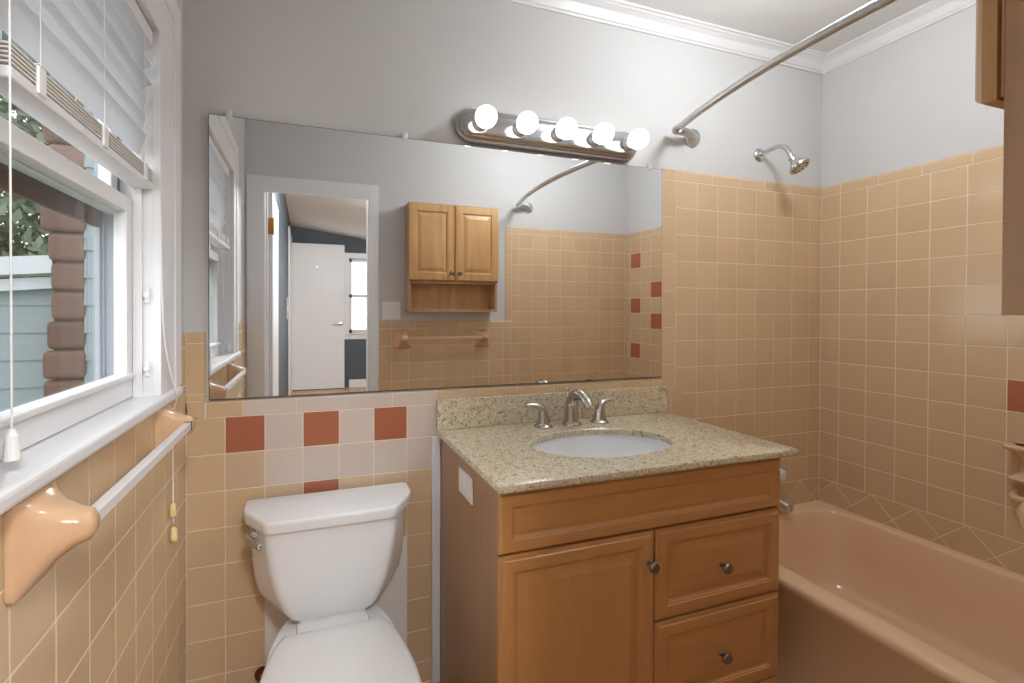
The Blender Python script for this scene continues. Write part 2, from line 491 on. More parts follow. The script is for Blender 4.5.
# grout beds and tiles
GB = 0.0010
ZB0, XB0, XBR0, ZR0, YR0, ZL0, YL0 = 0.9488, 0.1023, 1.766, 1.8042, 0.0828, 0.8288, 0.3171
RIM = 0.378
TOP = ZR0 + 0.045
LOW = 1.203
bm = NB()
box(bm, 0, 1.735, GB, PT + .001, 0, ZB0 + .045); box(bm, 0, .045, GB, PT + .001, ZB0, LOW - .004); box(bm, 1.698, XR + .004, GB, PT + .001, .3, TOP - .006)
obj('grout', bm, 'grout', wb)
def backmat(i, j):  # glare above the toilet is coloured in tile by tile
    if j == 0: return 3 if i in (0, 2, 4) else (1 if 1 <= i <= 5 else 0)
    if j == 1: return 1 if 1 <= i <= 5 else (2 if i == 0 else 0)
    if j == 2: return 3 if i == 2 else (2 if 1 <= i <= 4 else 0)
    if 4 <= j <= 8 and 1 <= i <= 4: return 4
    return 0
bm = NB()
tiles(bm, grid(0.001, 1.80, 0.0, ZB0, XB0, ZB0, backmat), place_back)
tiles(bm, grid(XBR0, XR - .001, 0.490, ZR0, XBR0, ZR0), place_back)
tiles(bm, diamonds(1.80, XR - .001, RIM - .03, 0.490, 0.490, 2.484), place_back)
tiles(bm, [([(1.801, ZB0 - 1e-4), (XBR0, ZB0 - 1e-4), (XBR0, ZB0 + .0), (1.801, ZB0 + .0)], 0)], place_back)
tiles(bm, [([(0.001, 1.0), (.05, 1.0), (.05, ZB0), (.001, ZB0)], 0)], place_back)
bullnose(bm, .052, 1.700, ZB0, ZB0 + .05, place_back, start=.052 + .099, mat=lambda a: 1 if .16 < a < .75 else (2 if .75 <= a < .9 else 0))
bullnose(bm, 1.0, LOW, .001, .052, place_back, horizontal=False, start=1.17 - .1505 * 2)
bullnose(bm, ZB0, TOP, XBR0, 1.694, place_back, horizontal=False, start=TOP - .045)
bullnose(bm, XBR0, XR - .001, ZR0, TOP, place_back, start=1.8045)
obj('tile_field', bm, TILE_MATS, wb)

bm = NB(); box(bm, XR + GB, XR + PT + .001, -D, 0, .3, TOP - .006); obj('grout', bm, 'grout', wr)
RED = {(11, 1), (11, 4), (11, 7), (9, 3), (9, 5), (8, 1), (8, 7), (7, 3), (7, 5), (5, 1), (5, 4), (5, 7)}
bm = NB()
tiles(bm, grid(0.001, D - .001, 0.490, ZR0, YR0, ZR0, lambda i, j: 3 if (i, j) in RED else 0), place_right)
tiles(bm, diamonds(0.001, D - .001, RIM - .03, 0.490, 0.490, 0.065), place_right)
bullnose(bm, .001, D - .001, ZR0, TOP, place_right, start=.083)
obj('tile_field', bm, TILE_MATS, wr)

bm = NB()
CO = 0.105                                    # casing's outer edge, far side (y = -CO)
CN = 1.03                                    # casing's outer edge, near side
box(bm, -PT - .001, -GB, -D, 0, 0, 1.036); box(bm, -PT - .001, -GB, -CO, 0, 1.0, LOW - .006); box(bm, -PT - .001, -GB, -D, -CN, 1.0, LOW - .006)
obj('grout', bm, 'grout', wl)
bm = NB()
tiles(bm, grid(0.001, D - .001, 0, 1.036, YL0, ZL0), place_left)
for a, b in ((.001, CO), (CN, D - .001)):
    tiles(bm, grid(a, b, 1.036, ZL0 + 3 * P, YL0, ZL0), place_left)
    bullnose(bm, a, b, ZL0 + 3 * P, LOW, place_left, start=.0)
obj('tile_field', bm, TILE_MATS, wl)

FX0, FXS = 0.757, 1.613
XF0, ZF0 = 0.8379, 0.828
bm = NB(); box(bm, FX0, FXS + .01, -D - PT - .001, -D - GB, 0, LOW - .006); box(bm, FXS + .004, XR, -D - PT - .001, -D - GB, 0, TOP - .006)
obj('grout', bm, 'grout', wf)
bm = NB()
tiles(bm, grid(FX0, FXS + .05, 0, ZF0 + 3 * P, XF0, ZF0), place_front)
tiles(bm, grid(FXS + .05, XR - .001, 0.2, ZR0, XF0, ZF0), place_front)
bullnose(bm, FX0, FXS + .05, ZF0 + 3 * P, LOW, place_front, start=XF0)
bullnose(bm, LOW, TOP, FXS + .05, FXS, place_front, horizontal=False, start=LOW)
bullnose(bm, FXS + .05, XR - .001, ZR0, TOP, place_front, start=XF0)
obj('tile_field', bm, TILE_MATS, wf)

# crown moulding round the room: profile of (distance from wall, height below ceiling)
prof = [(0, .062), (.006, .062), (.008, .055), (.013, .051), (.017, .042), (.026, .024), (.038, .015), (.045, .012), (.049, .007), (.056, .006), (.060, 0)]
rings = []
for out, dn in prof:
    x0, x1, y0, y1, z = -PT + out, XR + PT - out, FY1 + out, PT - out, CEIL - dn
    rings.append([(x0, y0, z), (x1, y0, z), (x1, y1, z), (x0, y1, z)])
bm = NB(); loft(bm, rings, False, False); struct(obj('trim_1', bm, 'trimw'))

# white upright strip between tile and vanity
bm = NB(); box(bm, .733, .7625, -.016, -.0005, 0.0, .8415, .002); box(bm, .7365, .744, -.0185, -.016, 0.003, .836, .001)
struct(obj('trim_2', bm, 'trimw'))

# ------------------------------------------------------------------ doorway and the room beyond
dj = struct_root('trim_3')
bm = NB()
box(bm, DX0 - .015, DX0, FY0, FY1, 0, DZ + .015); box(bm, DX1, DX1 + .015, FY0, FY1, 0, DZ + .015); box(bm, DX0, DX1, FY0, FY1, DZ, DZ + .015)
box(bm, DX0, DX0 + .010, FY0 + .030, FY0 + .065, 0, DZ); box(bm, DX0, DX1, FY0 + .030, FY0 + .065, DZ - .01, DZ)
obj('door_jamb', bm, 'trimw', dj)
bm = NB()
def casing(x0, x1, xr0, xr1, zt, y0, y1):
    box(bm, x0, x1, y0, y1, 0, zt, .002); box(bm, xr0, xr1, y0, y1, 0, zt, .002); box(bm, x1, xr0, y0, y1, zt - (x1 - x0), zt, .002)
casing(0.003, DX0 - .004, DX1 + .004, .755, DZ + .05, FY1 - .001, FY1 + .009)
obj('door_casing', bm, 'trimw', dj)

HX0, HX1, HY0, HY1 = 0.085, 3.3, -LANDING, FY0
hc = lambda x: 2.616 - (x - .163) * .137       # sloping ceiling of the room beyond
bm = NB(); box(bm, HX0 - .1, HX0, HY0 - .1, HY1, 0, 2.75); struct(obj('wall_hall_left', bm, 'blue'))
bm = NB(); box(bm, HX1, HX1 + .1, HY0 - .1, HY1, 0, 2.75); struct(obj('wall_hall_right', bm, 'blue'))
HWX0, HWX1, HWZ0, HWZ1 = 0.985, 1.75, .90, 2.14
bm = NB()
box(bm, HX0, HWX0, HY0 - .12, HY0, 0, 2.75); box(bm, HWX1, HX1, HY0 - .12, HY0, 0, 2.75)
box(bm, HWX0, HWX1, HY0 - .12, HY0, 0, HWZ0); box(bm, HWX0, HWX1, HY0 - .12, HY0, HWZ1, 2.75)
struct(obj('wall_hall_far', bm, 'blue'))
bm = NB(); box(bm, HX0 - .0, HX1, FY0 - .004, FY0, 2.0, 2.75); box(bm, DX1 + .1, HX1, FY0 - .004, FY0, 0, 2.0)
struct(obj('wall_hall_near', bm, 'blue'))
bm = NB()
loft(bm, [[(HX0 - .1, HY0 - .1, hc(HX0 - .1)), (HX1 + .1, HY0 - .1, hc(HX1 + .1)), (HX1 + .1, HY0 - .1, hc(HX1 + .1) + .1), (HX0 - .1, HY0 - .1, hc(HX0 - .1) + .1)],
          [(HX0 - .1, HY1, hc(HX0 - .1)), (HX1 + .1, HY1, hc(HX1 + .1)), (HX1 + .1, HY1, hc(HX1 + .1) + .1), (HX0 - .1, HY1, hc(HX0 - .1) + .1)]])
struct(obj('ceiling_hall', bm, 'ceil'))
bm = NB(); box(bm, HX0, HX1, HY0, FY1, -.1, -.002)
hf = struct(obj('floor_hall', bm, 'dark'))
bm = NB()
for k in range(40):
    x = HX0 + k * .083
    if x + .08 > HX1: break
    y = HY0 - random.uniform(0, .9)
    while y < FY1:
        box(bm, x + .0006, x + .0824, max(y, HY0) + .0006, min(y + 1.1, FY1) - .0006, -.003, 0); y += 1.1
obj('floor_boards', bm, 'hallfloor', hf)
bm = NB(); box(bm, HX0 + .9, HX1, HY0 + .0005, HY0 + .014, 0, .13, .003); box(bm, HX0 + .0005, HX0 + .014, -5.35, -2.4, 0, .13, .003)
struct(obj('baseboard_hall', bm, 'trimw'))

# door of the bathroom, swung open into the room beyond, seen edge-on
dr = struct_root('door_1')
bm = NB(); box(bm, DX0 + .002, DX0 + .034, FY0 - .60, FY0 - .006, .01, DZ - .004, .002); obj('door_leaf', bm, 'trimw', dr)
for z in (1.78, .32):
    bm = NB(); box(bm, DX0 - .0005, DX0 + .03, FY0 - .007, FY0 - .0045, z - .05, z + .05); tube(bm, [(DX0 + .036, FY0 - .004, z - .05), (DX0 + .036, FY0 - .004, z + .05)], .006)
    h_ = obj('hinge', bm, 'brass', dr); h_['label'] = 'brass door hinge'
# far white door, its casing, hinges, lever and coat hook
dr = struct_root('door_2')
FDY = -6.46
bm = NB(); box(bm, .105, .905, FDY - .036, FDY, .012, 2.345, .003); obj('door_leaf', bm, 'trimw', dr)
bm = NB()
lathe(bm, [(.030, 0), (.030, .006), (.012, .010), (.012, .045)], (.845, FDY, 1.06), (0, 1, 0))
tube(bm, [(.845, FDY + .045, 1.06), (.80, FDY + .05, 1.062), (.725, FDY + .045, 1.058)], [.011, .008])
lathe(bm, [(.030, 0), (.030, .006), (.014, .010), (.014, .05)], (.845, FDY - .036, 1.06), (0, -1, 0))
obj('lever_handle', bm, 'nickel', dr)
bm = NB(); box(bm, .44, .52, FDY, FDY + .004, 1.972, 1.984); tube(bm, [(.45, FDY + .004, 1.98), (.45, FDY + .03, 1.965), (.45, FDY + .035, 1.99)], .004); tube(bm, [(.51, FDY + .004, 1.98), (.51, FDY + .03, 1.965), (.51, FDY + .035, 1.99)], .004)
obj("coat_hook", bm, "satin", dr)
for z in (2.1, .33):
    bm = NB(); box(bm, HX0 + .001, .108, FDY + .0005, FDY + .006, z - .07, z + .07); obj('hinge', bm, 'knob', dr)
bm = NB(); box(bm, HX0 + .0005, HX0 + .02, -6.46, -6.36, 0, 2.42, .003); box(bm, HX0 + .0005, HX0 + .02, -5.48, -5.38, 0, 2.42, .003); box(bm, HX0 + .0005, HX0 + .02, -6.36, -5.48, 2.33, 2.42, .003)
box(bm, HX0 + .0005, HX0 + .004, -6.36, -5.48, 0, 2.33)
struct(obj('trim_4', bm, 'trimw'))
# far window
wn = struct_root('window_2')
bm = NB()
for x0, x1, z0, z1 in ((HWX0 - .09, HWX0, HWZ0 - .1, HWZ1 + .09), (HWX1, HWX1 + .09, HWZ0 - .1, HWZ1 + .09), (HWX0, HWX1, HWZ1, HWZ1 + .09), (HWX0, HWX1, HWZ0 - .1, HWZ0 - .02)):
    box(bm, x0, x1, HY0 + .0005, HY0 + .018, z0, z1, .003)
box(bm, HWX0 - .11, HWX1 + .11, HY0 - .12, HY0 + .04, HWZ0 - .02, HWZ0, .003)
obj('window_casing', bm, 'trimw', wn)
bm = NB(); zm = (HWZ0 + HWZ1) / 2
for x0, x1, z0, z1 in ((HWX0, HWX0 + .05, HWZ0, HWZ1), (HWX1 - .05, HWX1, HWZ0, HWZ1), (HWX0, HWX1, HWZ0, HWZ0 + .06), (HWX0, HWX1, HWZ1 - .05, HWZ1), (HWX0, HWX1, zm - .025, zm + .025)):
    box(bm, x0, x1, HY0 - .09, HY0 - .05, z0, z1)
obj('window_sash', bm, 'trimw', wn)
bm = NB(); box(bm, HWX0, HWX1, HY0 - .075, HY0 - .071, HWZ0, HWZ1); obj('pane', bm, 'glass', wn)
lp = thing('added_fill_lamp', 'unseen round fill lamp added on the sloping ceiling beyond the doorway', 'lamp')  # out of view, added to brighten the room beyond
LX, LY = 1.6, -3.6; LZ = hc(LX)
bm = NB(); lathe(bm, [(.20, 0), (.20, .03), (.19, .04)], (LX, LY, LZ + .02), (0, 0, -1), 40); obj('fill_base', bm, 'trimw', lp)
bm = NB(); lathe(bm, [(.185, 0), (.18, .03), (.15, .06), (.08, .08), (.0, .085)], (LX, LY, LZ - .02), (0, 0, -1), 40, cap=False); obj('fill_diffuser', bm, 'lamp', lp, smooth=True)
pl_ = thing('added_fill_lamp', 'unseen globe fill lamp added just outside the bathroom doorway', 'lamp')  # added unseen to throw fill light in through the doorway
bm = NB(); lathe(bm, [(.07, 0), (.07, .012), (.05, .022), (.045, .06)], (.62, -2.35, hc(.62) + .004), (0, 0, -1), 36); obj('fill_base', bm, 'trimw', pl_, smooth=True, angle=40)
bm = NB(); lathe(bm, [(.16 * math.sin(PI * k / 20), -.16 * math.cos(PI * k / 20)) for k in range(2, 20)] + [(.0005, .16)], (.62, -2.35, 2.36), (0, 0, -1), 36); obj('fill_globe', bm, 'passfill', pl_, smooth=True)
sw = thing('light_switch', 'white light switch plate on the slate blue wall beyond the doorway', 'light switch')
bm = NB(); box(bm, HX0 + .0005, HX0 + .007, -4.99, -4.90, 1.16, 1.44, .003); obj('switch_plate', bm, 'plastic', sw)
bm = NB(); box(bm, HX0 + .007, HX0 + .013, -4.955, -4.935, 1.26, 1.34, .001); obj('toggle', bm, 'plastic', sw)

# ------------------------------------------------------------------ window in the left wall
wn = struct_root('window_1')
bm = NB()
box(bm, -WALLT - .01, -.004, WY1 - .003, WY1 + .010, WZ0, WZ1); box(bm, -WALLT - .01, -.004, WY0 - .010, WY0 + .003, WZ0, WZ1); box(bm, -WALLT - .01, -.004, WY0, WY1, WZ1 - .003, WZ1 + .010)
box(bm, -WALLT - .01, -.030, WY0 + .003, WY0 + .055, 1.066, WZ1 - .003)
for y0, y1 in ((WY1 - .012, WY1 - .003),):
    box(bm, -.044, -.026, y0, y1, 1.066, WZ1 - .003)
obj('window_frame', bm, 'trimw', wn)
bm = NB()
def wcas(y0, y1, z0, z1):
    box(bm, -PT - .001, .010, y0, y1, z0, z1, .002)
wcas(WY1 - .004, -CO, 1.066, 2.07); wcas(-CN, WY0 + .004, 1.066, 2.07); wcas(WY0 + .004, WY1 - .004, WZ1 - .004, 2.07)
box(bm, .009, .0135, -.165, -CO - .002, 1.067, 2.068, .002); box(bm, .009, .0135, -CN + .002, -CN + .06, 1.067, 2.068, .002); box(bm, .009, .0135, -CN + .06, -.165, 2.01, 2.068, .002)
obj('window_casing', bm, 'trimw', wn)
bm = NB(); box(bm, -.115, .022, -1.05, -.125, 1.040, 1.066, .008, 3); obj('window_sill', bm, 'trimw', wn)
SB, SF = -.070, -.045
def sash(name, xb, xf, y0, y1, z0, z1, st, tr, br):
    bm = NB()
    box(bm, xb, xf, y0, y0 + st, z0, z1, .002); box(bm, xb, xf, y1 - st, y1, z0, z1, .002)
    box(bm, xb, xf, y0 + st, y1 - st, z1 - tr, z1, .002); box(bm, xb, xf, y0 + st, y1 - st, z0, z0 + br, .002)
    s = obj(name, bm, 'trimw', wn)
    bm = NB(); xm = (xb + xf) / 2; box(bm, xm - .002, xm + .002, y0 + st - .004, y1 - st + .004, z0 + br - .004, z1 - tr + .004); obj('pane', bm, 'glass', s)
    return s
lo = sash('lower_sash', SB, SF, WY0 + .056, WY1 - .0035, 1.068, 1.520, .042, .034, .056)
bm = NB(); box(bm, SF - .001, SF + .008, WY0 + .06, WY1 - .02, 1.112, 1.124, .003); obj('sash_bead', bm, 'trimw', lo)
sash('upper_sash', -.098, -.073, WY0 + .056, WY1 - .0035, 1.485, WZ1 - .004, .042, .034, .034)
for z in (1.13, 1.30):
    bm = NB(); box(bm, -.022, -.012, WY1 - .0095, WY1 - .0032, z - .018, z + .018, .002); lathe(bm, [(.007, 0), (.007, .004), (.003, .006)], (-.017, WY1 - .0095, z), (0, -1, 0), 12)
    obj('tilt_latch', bm, 'plastic', wn)
bm = NB(); box(bm, -.113, -.103, WY0 + .004, WY1 - .004, 1.450, 1.520, .002)
st = obj('storm_rail', bm, 'bronzeframe', wn); st['label'] = 'brown storm window rail outside the sash'

bm = NB(); box(bm, -.113, -.103, WY1 - .022, WY1 - .004, 1.07, WZ1 - .01, .002); obj('storm_stile', bm, 'liner', wn)
bm = NB(); box(bm, -.113, -.103, WY0 + .004, WY0 + .06, 1.07, WZ1 - .01, .002); obj('storm_stile', bm, 'liner', wn)

bm = NB(); box(bm, -.1025, -.0985, WY1 - .012, WY1 - .0025, 1.068, WZ1 - .004); box(bm, -.0725, -.0705, WY1 - .012, WY1 - .0025, 1.525, WZ1 - .004); box(bm, -.0985, -.0725, WY1 - .0042, WY1 - .0025, 1.068, 1.484); obj('jamb_liner', bm, 'liner', wn)

# ------------------------------------------------------------------ window blind
bl = thing('window_blind', 'white slatted window blind drawn half up over the left window', 'blind')
BY0, BY1 = -.852, WY1 - .006
bm = NB(); box(bm, -.044, -.004, BY0, BY1, 1.876, 1.912, .003); obj('headrail', bm, 'trimw', bl)
bm = NB()
zs = 1.858; k = 0
while zs > 1.606:
    a = math.radians(42 if k < 3 else 68); w = .0245
    ring = []
    for y in (BY0 + .003, BY1 - .003):
        pts = []
        for t in (-1, -.33, .33, 1):
            x = -.024 - t * w * math.cos(a); z = zs - t * w * math.sin(a) - (abs(t) ** 2) * .003
            pts.append((x, y, z))
        pts += [(p[0], y, p[2] + .0022) for p in reversed(pts)]
        ring.append(pts)
    loft(bm, ring); zs -= .042; k += 1
obj('slats', bm, 'slat', bl)
bm = NB()
for k in range(5):
    z = 1.588 - k * .0056
    box(bm, -.044, -.004, BY0 + .003, BY1 - .003, z - .0012, z + .0012)
obj('slat_stack', bm, 'slatstack', bl)
bm = NB(); box(bm, -.0445, -.003, BY0 + .002, BY1 - .002, 1.545, 1.561, .003); obj('bottom_rail', bm, 'trimw', bl)
for y in (BY0 + .07, (BY0 + BY1) / 2, BY1 - .06):
    bm = NB()
    for x in (-.0447, -.003):
        tube(bm, [(x, y, 1.553), (x, y, 1.875)], .0007, 6)
    box(bm, -.005, .000, y - .010, y + .010, 1.552, 1.590, .002)
    box(bm, -.0447, -.003, y - .0006, y + .0006, 1.594, 1.5952)
    obj('ladder_cord', bm, 'plastic', bl)
bm = NB(); tube(bm, [(-.004, -.850, 1.875), (-.004, -.850, 1.118)], .0012, 6); lathe(bm, [(.003, 0), (.0065, .008), (.009, .034), (.009, .037)], (-.004, -.850, 1.121), (0, 0, -1), 16)
c_ = obj('tilt_cord', bm, 'plastic', bl); c_['label'] = 'white tilt cord ending in a bell shaped tassel'
bm = NB()
for dy in (0, .006):
    tube(bm, smoothpath([(.008, -.290 + dy, 1.872), (.010, -.286 + dy, 1.45), (.014, -.275 + dy, 1.20), (.026, -.235 + dy, 1.078), (.028, -.215 + dy, 1.052), (.012, -.190 + dy, 1.0), (.010, -.186 + dy, .86), (.010, -.184 + dy, .78 - dy * 10)], 6), .0013, 6)
obj('lift_cord', bm, 'plastic', bl)
for y, z in ((-.184, .775), (-.180, .712), (-.171, .706)):
    bm = NB(); lathe(bm, [(.003, 0), (.006, .004), (.0075, .03), (.006, .034)], (.010, y, z), (0, 0, -1), 14)
    t_ = obj('cord_tassel', bm, 'cream', bl); t_['label'] = 'cream cord tassel'

# ------------------------------------------------------------------ toilet
TX = 0.402
to = thing('toilet', 'white two piece toilet with closed lid under the tiled band', 'toilet')
def tankring(wbk, wfr, yb, ym, yf, z, r=.018):
    pl = [(TX - wbk, yb), (TX - wbk * 1.0, ym), (TX - wfr, yf), (TX + wfr, yf), (TX + wbk, ym), (TX + wbk, yb)]
    return [(x, y, z) for x, y in fillet(pl, [.010, .022, r, r, .022, .010], 5)]
bm = NB()
lv = [(.670, .222, .173, -.095, -.196), (.62, .222, .170, -.094, -.196), (.56, .220, .162, -.092, -.196), (.51, .216, .150, -.09, -.195), (.465, .207, .135, -.088, -.193), (.435, .190, .122, -.086, -.191), (.415, .164, .111, -.084, -.188), (.405, .136, .100, -.08, -.182)]
loft(bm, [tankring(a, b, -.022, ym, yf, z) for z, a, b, ym, yf in reversed(lv)])
obj('tank', bm, 'china', to, smooth=True, angle=50)
bm = NB()
ld = [(.666, .235, .168, -.100, -.202), (.668, .239, .172, -.102, -.206), (.690, .242, .174, -.103, -.209), (.696, .241, .173, -.103, -.208), (.6993, .239, .171, -.102, -.206), (.700, .236, .168, -.101, -.203)]
loft(bm, [tankring(a, b, -.016 - (.003 if z > .695 else 0), ym, yf, z) for z, a, b, ym, yf in ld])
obj('tank_lid', bm, 'china', to, smooth=True, angle=50)
bm = NB()
lathe(bm, [(.016, 0), (.016, .008), (.009, .012), (.009, .022)], (TX - .206, -.118, .640), (-.80, -.60, 0), 18)
tube(bm, smoothpath([(TX - .224, -.132, .640), (TX - .218, -.155, .641), (TX - .203, -.183, .640), (TX - .188, -.206, .637)], 5), [.008, .010, .011, .008], 12)
h_ = obj('flush_lever', bm, 'chrome', to, smooth=True); h_['label'] = 'chrome flush lever'
# seat lid outline: half width as a function of distance
def seat_outline(grow=0.0, n=22):
    key = [(-.243, .128), (-.27, .145), (-.31, .159), (-.37, .171), (-.44, .180), (-.50, .181), (-.56, .175), (-.61, .160), (-.655, .126), (-.683, .085), (-.698, .04), (-.701, .0)]
    pts = smoothpath([(w, y, 0) for y, w in key], 3)
    right = [(p.x, p.y) for p in pts]
    left = [(-x, y) for x, y in reversed(right[:-1])]
    out = right + left
    cy = -.46
    return [(TX + x * (1 + grow / .18), cy + (y - cy) * (1 + grow / .23)) for x, y in out]
def ring_at(grow, z): return [(x, y, z) for x, y in seat_outline(grow)]
bm = NB(); loft(bm, [ring_at(-.004, .398), ring_at(0, .402), ring_at(.0, .408), ring_at(-.003, .413), ring_at(-.012, .4165), ring_at(-.05, .419)])
obj('seat_lid', bm, 'seat', to, smooth=True, angle=60)
bm = NB(); loft(bm, [ring_at(-.006, .382), ring_at(-.001, .386), ring_at(-.001, .394), ring_at(-.006, .3975)])
obj('seat_ring', bm, 'seat', to, smooth=True, angle=60)
for sx in (-1, 1):
    bm = NB(); box(bm, TX + sx * .075 - .018, TX + sx * .075 + .018, -.245, -.222, .379, .402, .006); obj('seat_hinge', bm, 'seat', to)
bm = NB()
def bowl_ring(y0, y1, w, z, n=36, flat=.0):
    cy = (y0 + y1) / 2; a = (y0 - y1) / 2
    return [(TX + w * math.copysign(abs(math.cos(t)) ** .8, math.cos(t)), cy + a * math.sin(t), z) for t in [2 * PI * k / n for k in range(n)]]
loft(bm, [bowl_ring(-.17, -.59, .118, 0), bowl_ring(-.17, -.59, .118, .03), bowl_ring(-.18, -.56, .100, .09), bowl_ring(-.16, -.57, .102, .17), bowl_ring(-.12, -.62, .125, .25), bowl_ring(-.07, -.66, .155, .32), bowl_ring(-.05, -.685, .172, .365), bowl_ring(-.045, -.69, .172, .381)])
obj('bowl', bm, 'china', to, smooth=True, angle=60)
bm = NB()
pl = fillet([(TX - .098, -.05), (TX - .098, -.25), (TX + .098, -.25), (TX + .098, -.05)], .03, 4)
loft(bm, [[(x, y, .30) for x, y in pl], [(x, y, .385) for x, y in pl], [(TX + (x - TX) * .96, y * .98 - .003, .392) for x, y in pl]])
box(bm, TX - .09, TX + .09, -.175, -.04, .385, .406, .006)
obj('bowl_deck', bm, 'china', to, smooth=True, angle=50)
for sx in (-1, 1):
    bm = NB(); lathe(bm, [(.006, 0), (.006, .012), (.010, .012), (.010, .02)], (TX + sx * .105, -.11, .405), (0, 0, -1), 12); obj('tank_bolt', bm, 'rubber', to)
sv = thing('water_valve', 'bronze water shutoff valve on the wall left of the toilet', 'valve')
bm = NB(); lathe(bm, [(.024, 0), (.022, .004), (.008, .006), (.008, .05)], (.205, -.0005, .155), (0, -1, 0), 20); lathe(bm, [(.010, -.02), (.010, .028)], (.205, -.05, .155), (0, 0, 1), 16); obj('valve_body', bm, 'bronze', sv, smooth=True, angle=40)
bm = NB(); lathe(bm, [(.016, 0), (.018, .004), (.016, .010)], (.205, -.062, .155), (0, -1, 0), 16); obj('valve_handle', bm, 'bronze', sv)
bm = NB(); tube(bm, smoothpath([(.205, -.05, .18), (.225, -.045, .215), (.262, -.035, .27), (.282, -.035, .33), (.288, -.04, .400)], 6), .005, 10); obj('supply_hose', bm, 'nickel', sv, smooth=True)

# ------------------------------------------------------------------ vanity
VX0, VX1, VYF = .763, 1.657, -.530
va = thing('vanity_cabinet', 'brown wood bathroom vanity cabinet with one door and two drawers', 'cabinet')
bm = NB()
box(bm, VX0, VX0 + .016, VYF, -.0195, .0, .8405, .001); obj('side_panel', bm, 'vside', va)
bm = NB(); box(bm, VX1 - .016, VX1, VYF, -.022, .0, .8405, .001); obj('side_panel', bm, 'vside', va)
bm = NB(); box(bm, VX0 + .016, VX1 - .016, VYF + .0, VYF + .018, .09, .8405)
box(bm, VX0 + .016, VX1 - .016, -.035, -.022, .0, .72); box(bm, VX0 + .016, VX1 - .016, VYF + .018, -.035, .09, .105)
obj('face_frame', bm, 'vwood', va)
bm = NB(); box(bm, VX0 + .016, VX1 - .016, VYF + .07, VYF + .082, .0, .09); obj('toe_kick', bm, 'vside', va)
def panel(bm, x0, x1, z0, z1, yb, steps):
    """a raised panel front facing -y: steps of (inset, forward)"""
    rings = []
    for ins, fw in steps:
        a, b, c, d = x0 + ins, x1 - ins, z0 + ins, z1 - ins
        rings.append([(a, yb - fw, c), (b, yb - fw, c), (b, yb - fw, d), (a, yb - fw, d)])
    loft(bm, rings)
FR = [(0, 0), (0, .012), (.002, .0145), (.010, .0155), (.012, .0185), (.015, .019), (.036, .019), (.038, .0165), (.041, .0165), (.043, .013), (.048, .0095), (.052, .0105), (.074, .0160), (.076, .0165)]
FRS = [(0, 0), (0, .013), (.003, .017), (.006, .019), (.030, .019), (.032, .0165), (.034, .0165), (.036, .014), (.040, .0115), (.044, .0125), (.050, .0135), (.052, .0135)]
def knob(parent, x, z, y):
    bm = NB(); lathe(bm, [(.007, 0), (.0055, .004), (.0055, .012), (.010, .016), (.0145, .020), (.0155, .024), (.0135, .028), (.009, .030), (.0, .0305)], (x, y, z), (0, -1, 0), 22, cap=False)
    return obj('knob', bm, 'knob', parent, smooth=True)
DY = VYF - .0005
bm = NB(); panel(bm, VX0 - .003, VX1 + .0, .692, .835, DY, FRS); obj('false_drawer_front', bm, 'vwoodx', va)
bm = NB(); panel(bm, VX0 - .003, 1.204, .100, .686, DY, FR); d_ = obj('door', bm, 'vwood', va); knob(d_, 1.182, .604, DY - .019)
for z0, z1, zk in ((.442, .686, .553), (.188, .436, .303)):
    bm = NB(); panel(bm, 1.208, VX1, z0, z1, DY, FR); d_ = obj('drawer', bm, 'vwoodx', va); knob(d_, 1.432, zk + .004, DY - .017)
bm = NB(); box(bm, 1.208, VX1, DY - .012, DY, .10, .183, .002); obj('bottom_rail', bm, 'vwoodx', va)
ou = thing('electrical_outlet', 'white outlet plate on the left side of the vanity cabinet', 'outlet')
bm = NB(); box(bm, VX0 - .006, VX0 - .0003, -.352, -.236, .736, .808, .002); obj('cover_plate', bm, 'plastic', ou)
for y in (-.316, -.272):
    bm = NB(); box(bm, VX0 - .0075, VX0 - .0055, y - .016, y + .016, .757, .787, .002); r_ = obj('receptacle', bm, 'plastic', ou)
    bm = NB(); box(bm, VX0 - .0078, VX0 - .0073, y - .007, y + .001, .777, .780); box(bm, VX0 - .0078, VX0 - .0073, y - .007, y + .001, .765, .768); obj('slots', bm, 'clear', r_)

# countertop with an oval hole
CX0, CX1, CYF, CZ0, CZ1 = .750, 1.705, -.567, .842, .863
SX, SY, SA, SB_ = 1.200, -.312, .234, .152
ct = thing('granite_countertop', 'speckled beige granite countertop with backsplash on the vanity', 'countertop')
bm = NB()
n = 64
outer = []
hw, hh = (CX1 - CX0) / 2, (-.002 - CYF) / 2; ocx, ocy = (CX0 + CX1) / 2, (CYF - .002) / 2
el = [(SX + SA * math.cos(2 * PI * k / n), SY + SB_ * math.sin(2 * PI * k / n)) for k in range(n)]
rect = [(CX0, CYF), (CX1, CYF), (CX1, -.002), (CX0, -.002)]
angs = [math.atan2(y - SY, x - SX) % (2 * PI) for x, y in rect]
for k in range(n):
    t = 2 * PI * k / n
    c, s = math.cos(t), math.sin(t)
    best = 1e9
    if c > 1e-9: best = min(best, (CX1 - SX) / c)
    if c < -1e-9: best = min(best, (CX0 - SX) / c)
    if s > 1e-9: best = min(best, (-.002 - SY) / s)
    if s < -1e-9: best = min(best, (CYF - SY) / s)
    outer.append([SX + c * best, SY + s * best])
for (rx, ry), a in zip(rect, angs):           # snap the nearest ray to each corner
    k = round(a / (2 * PI) * n) % n
    outer[k] = [rx, ry]
def inset_rect(p, d):
    x = min(max(p[0], CX0 + d), CX1 - d); y = min(max(p[1], CYF + d), -.002)
    return (x, y)
rr = []
